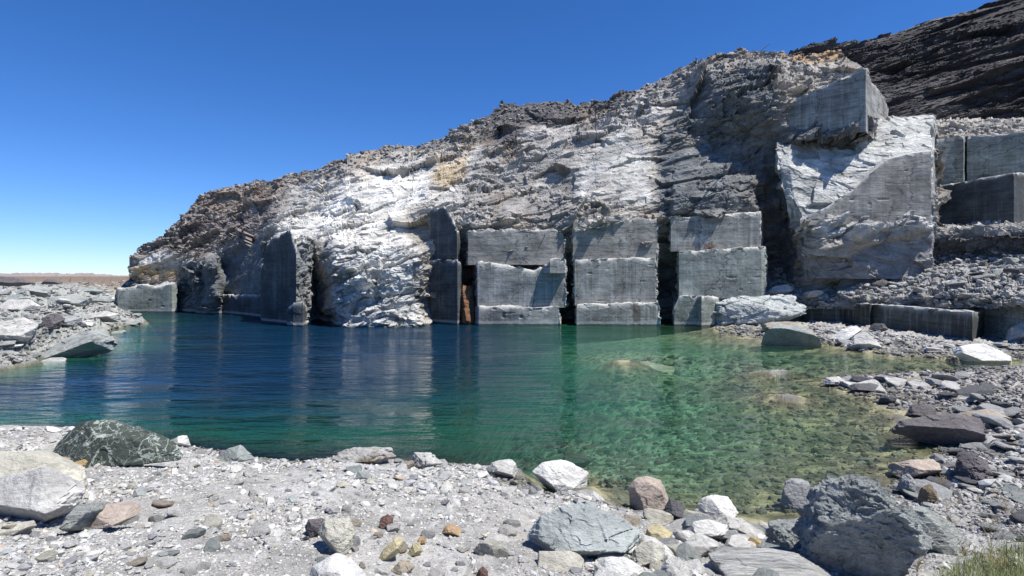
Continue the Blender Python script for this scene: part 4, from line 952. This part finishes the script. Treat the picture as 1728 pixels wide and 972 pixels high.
# stones lying on the terrace sheets
def sheet_points(Gs, n, v0, v1, u0=0, u1=1, seed=0):
    R_ = np.random.default_rng(seed); nv_, nu_ = Gs.shape[:2]
    return Gs[(R_.uniform(v0, v1, n) * (nv_ - 1)).astype(int), (R_.uniform(u0, u1, n) * (nu_ - 1)).astype(int)]
p_ = sheet_points(TG, 5200, .12, .60, .1, 1, 5)
s_ = (3 + 11 * rng.random(len(p_)) ** 3) * p_[:, 1] / F
o = scatter('scree', p_, s_, T1, F1, M['stone'], palette, pweights, bright=.72); o['category'] = 'scree'; o['label'] = 'grey scree spread over the slope behind the long bench'
p_ = np.concatenate([sheet_points(UG, 900, .3, .7, 0, 1, 6), sheet_points(TG, 700, .83, 1, .2, 1, 7)])
s_ = (2.5 + 8 * rng.random(len(p_)) ** 3) * p_[:, 1] / F
o = scatter('scree', p_, s_, T1, F1, M['stone'], palette, pweights, bright=.8); o['category'] = 'scree'; o['label'] = 'loose stones on the upper ledges round the sawn blocks'
# rubble along the skyline of the cliff
k = np.random.default_rng(8).integers(0, ncol, 2600); rr_ = np.random.default_rng(9).integers(nrow - 34, nrow, 2600)
p_ = C[rr_, k]; p_ = p_[(PX[rr_, k] < 1420)]
s_ = (2 + 7 * rng.random(len(p_)) ** 3) * p_[:, 1] / F
o = scatter('scree', p_, s_, T1, F1, M['stone'], dpal, np.ones(5) / 5, bright=.85); o['category'] = 'scree'; o['label'] = 'broken stones along the skyline of the cliff'

# countable loose stones: every one an object with a label of its own
colw = {'pale grey': 'pale', 'white': 'white', 'mid grey': 'grey', 'green-grey': 'greygreen', 'cream': 'cream', 'dark grey': 'dark', 'tan': 'tan'}
TM = {}
def stone_mesh(k, key):
    if (k, key) not in TM:
        o = mesh_np('loose_stone', T3[k], F3, stone_mat(key)); TM[(k, key)] = o.data; bpy.data.objects.remove(o)
    return TM[(k, key)]
shape_w = ['angular', 'wedge shaped', 'flat', 'blocky', 'chipped', 'lumpy', 'pointed']
used = {}
def rel(px, py):
    best = min(HEROES, key=lambda h_: (h_[1] - px) ** 2 + 2.5 * (h_[2] - py) ** 2)
    dx, dy = px - best[1], py - best[2]
    if abs(dx) > abs(dy) * 1.3: w = 'right of' if dx > 0 else 'left of'
    else: w = 'in front of' if dy > 0 else 'behind'
    nm = ' '.join(best[0].split()[:5])
    while nm.split()[-1] in ('with', 'at', 'the', 'of', 'a', 'and', 'on', 'in', 'by', 'right', 'left', 'cut', 'just', 'to', 'its', 'laced', 'between', 'beside', 'below', 'behind', 'against', 'off', 'above', 'under', 'into', 'from', 'down', 'high', 'lying', 'tucked'): nm = ' '.join(nm.split()[:-1])
    return w, nm, math.hypot(dx, dy)
def place_stones(n, poly, spx, zone, group, seed, mix_):
    R_ = random.Random(seed); q = region_points(n, poly, seed + 40); p3 = hit(q[:, 0], q[:, 1])
    keys = list(mix_)
    for i in range(n):
        x, y, z = p3[i]
        if z < -.03: continue
        cw = R_.choice(keys); k = R_.randrange(len(T3)); s = R_.uniform(*spx) * (1 + (R_.random() < .15) * .6)
        o = bpy.data.objects.new('loose_stone', stone_mesh(k, colw[cw]))
        ws = min(s * y / F, .8)
        fl = R_.uniform(.45, .75) if zone in ('right bank', 'left shore', 'far shore') else R_.uniform(.7, 1.1)
        o.scale = (ws / 2, ws / 2, ws / 2 * fl); o.location = (x, y, z + ws * .10)
        o.rotation_euler = (R_.uniform(-.3, .3), R_.uniform(-.3, .3), R_.uniform(0, 6.28))
        link(o)
        w, nm, dd = rel(q[i, 0], q[i, 1])
        szw = 'large' if s > (spx[0] + spx[1]) * .62 else 'small' if s < (spx[0] + spx[1]) * .42 else 'fist sized' if zone == 'near gravel' else 'middling'
        base = f'{szw} {cw} {shape_w[k % 7]} stone {w} the {nm}'
        extra = ['', ', half sunk in the gravel', ', close to it', ', second nearest to it', ', tilted', ', farther off', ', beside a darker stone'] 
        c_ = used.get(base, 0); used[base] = c_ + 1
        if c_: base += ', ' + ['farther off', 'third one along', 'fourth one along', 'fifth one along'][min(c_ - 1, 3)]
        tag(o, base, 'stone', group)
place_stones(95, [(-20, 740), (280, 790), (560, 785), (860, 800), (1050, 870), (1250, 890), (1330, 960), (1180, 990), (0, 990)], (13, 34), 'near gravel', 'loose stones on the near gravel shore', 1, ['pale grey', 'pale grey', 'pale grey', 'white', 'white', 'mid grey', 'mid grey', 'green-grey', 'cream', 'tan'])
place_stones(74, [(980, 860), (1180, 880), (1330, 900), (1400, 950), (1360, 990), (1000, 985)], (26, 58), 'near rocks', 'tumbled rocks at the bottom right', 2, ['pale grey', 'white', 'mid grey', 'green-grey', 'cream'])
place_stones(50, [(1400, 640), (1640, 630), (1740, 700), (1740, 800), (1600, 770), (1660, 700), (1500, 680)], (14, 40), 'right bank', 'loose stones on the spit and right bank', 3, ['mid grey', 'mid grey', 'tan', 'dark grey', 'pale grey'])
place_stones(28, [(1520, 800), (1740, 800), (1740, 920), (1640, 900), (1560, 860)], (14, 44), 'right bank', 'loose stones on the right bank', 4, ['mid grey', 'mid grey', 'green-grey', 'pale grey', 'dark grey'])
place_stones(34, [(1220, 555), (1400, 560), (1640, 582), (1728, 575), (1728, 605), (1600, 603), (1400, 580)], (10, 26), 'far shore', 'loose stones on the far right shore', 5, ['pale grey', 'mid grey', 'dark grey', 'tan'])
place_stones(30, [(0, 490), (200, 485), (235, 545), (185, 556), (180, 590), (0, 620)], (14, 44), 'left shore', 'loose slabs on the left shore', 6, ['pale grey', 'pale grey', 'white', 'mid grey', 'green-grey'])

Rs = random.Random(5); nvt, nut = TG.shape[:2]; q = []
for i in range(44):
    p3 = TG[int(Rs.uniform(.13, .5) * nvt), int(Rs.uniform(.1, .92) * nut)]; pxs_ = p3[0] * F / p3[1] + HX; pys_ = HY + (ZC - p3[2]) * F / p3[1]
    if pxs_ > 1745: continue
    ws = Rs.uniform(.5, 1.35); k = Rs.randrange(len(T3)); cw = Rs.choice(['pale grey', 'mid grey', 'green-grey', 'dark grey', 'mid grey'])
    o = bpy.data.objects.new('flat_rock', stone_mesh(k, colw[cw])); o.scale = (ws / 2, ws / 2, ws * Rs.uniform(.18, .34)); o.location = (p3[0], p3[1], p3[2] + ws * .08)
    o.rotation_euler = (Rs.uniform(-.35, .25), Rs.uniform(-.3, .3), Rs.uniform(0, 6.28)); link(o)
    w_, nm, dd = rel(pxs_, pys_); base = f"{'large' if ws > 1 else 'small' if ws < .7 else 'middling'} {cw} {shape_w[k % 7]} slab {w_} the {nm}"
    c_ = used.get(base, 0); used[base] = c_ + 1
    if c_: base += ', ' + ['farther off', 'third one along', 'fourth one along', 'fifth one along'][min(c_ - 1, 3)]
    tag(o, base, 'slab', 'broken slabs on the scree slope')
# ------------------------------------------------------------------ plants
def flatmat(name, col, rough=.8):
    b_ = N(name); v = b_.coords(); c_ = b_.mix(1, (*col, 1), b_.ramp(b_.noise(v, 9, 4), [(.3, .6), (.7, 1.3)]), 'MULTIPLY')
    return b_.done(b_.n('BsdfPrincipled', i_Base_Color=c_, i_Roughness=rough).outputs[0])
M['straw'] = flatmat('dry_straw', (.38, .29, .15)); M['twig'] = flatmat('dry_twig', (.24, .15, .09)); M['grass'] = flatmat('green_grass', (.22, .25, .09)); M['branch'] = flatmat('dead_wood', (.09, .07, .06))
def tubes(paths, r0, r1, sides=4):
    Vs, Fs, off = [], [], 0
    for P in paths:
        P = np.array(P); n = len(P)
        for i in range(n):
            tdir = P[min(i + 1, n - 1)] - P[max(i - 1, 0)]; tdir = tdir / (np.linalg.norm(tdir) + 1e-9)
            a_ = np.cross(tdir, (0, 0, 1.0)); a_ = a_ if np.linalg.norm(a_) > .1 else np.cross(tdir, (1.0, 0, 0)); a_ /= np.linalg.norm(a_); b_ = np.cross(tdir, a_)
            r = r0 + (r1 - r0) * i / (n - 1)
            for k in range(sides):
                t_ = 6.283 * k / sides; Vs.append(P[i] + r * (math.cos(t_) * a_ + math.sin(t_) * b_))
        for i in range(n - 1):
            for k in range(sides):
                Fs.append((off + i * sides + k, off + i * sides + (k + 1) % sides, off + (i + 1) * sides + (k + 1) % sides, off + (i + 1) * sides + k))
        off += n * sides
    return np.array(Vs), np.array(Fs)
def dry_plant(px, py, h_, n, spread, label, mat='straw', seed=0, fork=2, name='dry_plant', cat='plant', group=None, r=.0022, base=None):
    R_ = random.Random(seed); p0 = hit(px, py)[0] if base is None else np.array(base); paths = []
    for k in range(n):
        a_ = R_.uniform(0, 6.283); l = h_ * R_.uniform(.55, 1); sp = spread * R_.uniform(.3, 1); P = []
        for i in range(6):
            t_ = i / 5; P.append((math.cos(a_) * sp * t_ ** 1.5 + .01 * R_.uniform(-1, 1), math.sin(a_) * sp * t_ ** 1.5, l * t_ * (1 - .15 * t_)))
        paths.append(P)
        for _ in range(fork):
            i = R_.randrange(2, 5); q_ = np.array(P[i]); d_ = np.array([R_.uniform(-1, 1), R_.uniform(-1, 1), R_.uniform(.4, 1.2)]) * l * .22
            paths.append([tuple(q_), tuple(q_ + d_ * .5 + [0, 0, .01]), tuple(q_ + d_)])
    V_, F_ = tubes(paths, r, r * .4, 4)
    o = mesh_np(name, V_, F_, M[mat]); o.location = p0; tag(o, label, cat, group); return o
dry_plant(1455, 972, .34, 9, .16, 'dry twiggy stalks before the knobbly boulder', 'twig', 1, 3)
dry_plant(1548, 965, .30, 12, .16, 'tuft of dry straw at the right foot of the knobbly boulder', 'straw', 2, 2)
dry_plant(1605, 905, .62, 5, .20, 'tall thin dry stalks on the right bank', 'straw', 3, 4)
dry_plant(1672, 935, .55, 6, .24, 'tall dry stalks at the edge of the green grass', 'straw', 4, 4)
dry_plant(1628, 940, .22, 14, .2, 'low reddish dry twigs left of the green grass', 'twig', 5, 2)
dry_plant(1705, 880, .5, 7, .25, 'tall dry stalks near the right edge above the grass', 'straw', 7, 4)
dry_plant(1590, 830, .35, 8, .18, 'dry straw tuft between dark stones on the right bank', 'straw', 8, 3)
dry_plant(1690, 965, .22, 30, .22, 'dense yellow straw tuft amid the green grass', 'straw', 9, 1)
dry_plant(1500, 968, .2, 14, .14, 'short reddish twigs at the bottom before the knobbly boulder', 'twig', 10, 3)
sh = at(1198, 421, 40.45)
dry_plant(0, 0, .45, 40, .75, 'dry brown shrub on the ledge of the right hand pillar', 'twig', 6, 3, 'dry_shrub', 'shrub', r=.012, base=(sh[0], sh[1] + .1, sh[2] - .03))
# green grass in the corner
Rg = np.random.default_rng(4); q = region_points(3400, [(1590, 975), (1640, 945), (1700, 930), (1790, 915), (1800, 1020), (1560, 1020)], 44); gp = hit(q[:, 0], q[:, 1])
Vg, Fg = [], []
for i in range(len(gp)):
    a_ = Rg.uniform(0, 6.283); l = Rg.uniform(.05, .2); lean = Rg.uniform(.02, .12); wv = .0022
    d_ = np.array([math.cos(a_), math.sin(a_), 0]); s_ = np.array([-d_[1], d_[0], 0]) * wv
    p0 = gp[i]; p1 = p0 + d_ * lean * .35 + [0, 0, l * .6]; p2 = p0 + d_ * lean + [0, 0, l]
    k = len(Vg); Vg += [p0 - s_, p0 + s_, p1 + s_ * .7, p1 - s_ * .7, p2 + s_ * .1, p2 - s_ * .1]; Fg += [(k, k + 1, k + 2, k + 3), (k + 3, k + 2, k + 4, k + 5)]
gr = mesh_np('grass', np.array(Vg), np.array(Fg), M['grass']); gr['kind'] = 'stuff'; gr['label'] = 'short green grass in the bottom right corner'; gr['category'] = 'grass'
# dead branch on the crest
bp0 = at(1250, 90, 57)
paths = [[(0, 0, 0), (1.0, 0, .12), (1.9, 0, .1), (2.4, 0, .55), (2.9, 0, .95)], [(.4, 0, .05), (-.4, 0, .2), (-1.0, 0, .1)], [(1.9, 0, .1), (1.2, .1, .35)]]
V_, F_ = tubes(paths, .07, .03, 6); br_ = mesh_np('dead_branch', V_, F_, M['branch']); br_.location = bp0; tag(br_, 'dead branch sticking up on the skyline of the cliff', 'branch')

# ------------------------------------------------------------------ light, sky, camera
sun_dir = Vector((.42, -.19, .89)).normalized()
el = math.asin(sun_dir.z); az = math.atan2(sun_dir.x, sun_dir.y)
L = bpy.data.lights.new('sun', 'SUN'); L.energy = 5.0; L.angle = math.radians(.5); L.color = (1, .955, .88)
lo = link(bpy.data.objects.new('sun', L)); lo.rotation_euler = sun_dir.to_track_quat('Z', 'Y').to_euler(); lo.location = (20, 0, 50)
w = bpy.data.worlds.new('World'); S.world = w; w.use_nodes = True
nt = w.node_tree; nt.nodes.clear()
sky = nt.nodes.new('ShaderNodeTexSky'); sky.sky_type = 'NISHITA'; sky.sun_disc = False; sky.sun_elevation = el; sky.sun_rotation = az
sky.altitude = 1200; sky.air_density = .85; sky.dust_density = .1; sky.ozone_density = 2.5
bg = nt.nodes.new('ShaderNodeBackground'); bg.inputs[1].default_value = .098
wo = nt.nodes.new('ShaderNodeOutputWorld'); hs = nt.nodes.new('ShaderNodeHueSaturation'); hs.inputs['Saturation'].default_value = 1.15; mu = nt.nodes.new('ShaderNodeMix'); mu.data_type = 'RGBA'; mu.blend_type = 'MULTIPLY'; mu.inputs[0].default_value = 1; mu.inputs[7].default_value = (.80, .92, 1.2, 1); nt.links.new(sky.outputs[0], mu.inputs[6]); nt.links.new(mu.outputs[2], hs.inputs['Color']); nt.links.new(hs.outputs[0], bg.inputs[0]); nt.links.new(bg.outputs[0], wo.inputs[0])
cam = bpy.data.cameras.new('camera'); co = link(bpy.data.objects.new('camera', cam)); S.camera = co
cam.sensor_width = 36; cam.lens = 36 * F / 1728; cam.shift_y = -20 / 1728; cam.clip_start = .05; cam.clip_end = 12000
co.location = (0, 0, ZC); co.rotation_euler = (math.pi / 2, 0, 0)
S.view_settings.view_transform = 'Standard'; S.view_settings.look = 'None'; S.view_settings.gamma = 1; S.view_settings.exposure = .47
S.cycles.max_bounces = 6; S.cycles.transparent_max_bounces = 8; S.cycles.use_denoising = True; S.cycles.caustics_reflective = False
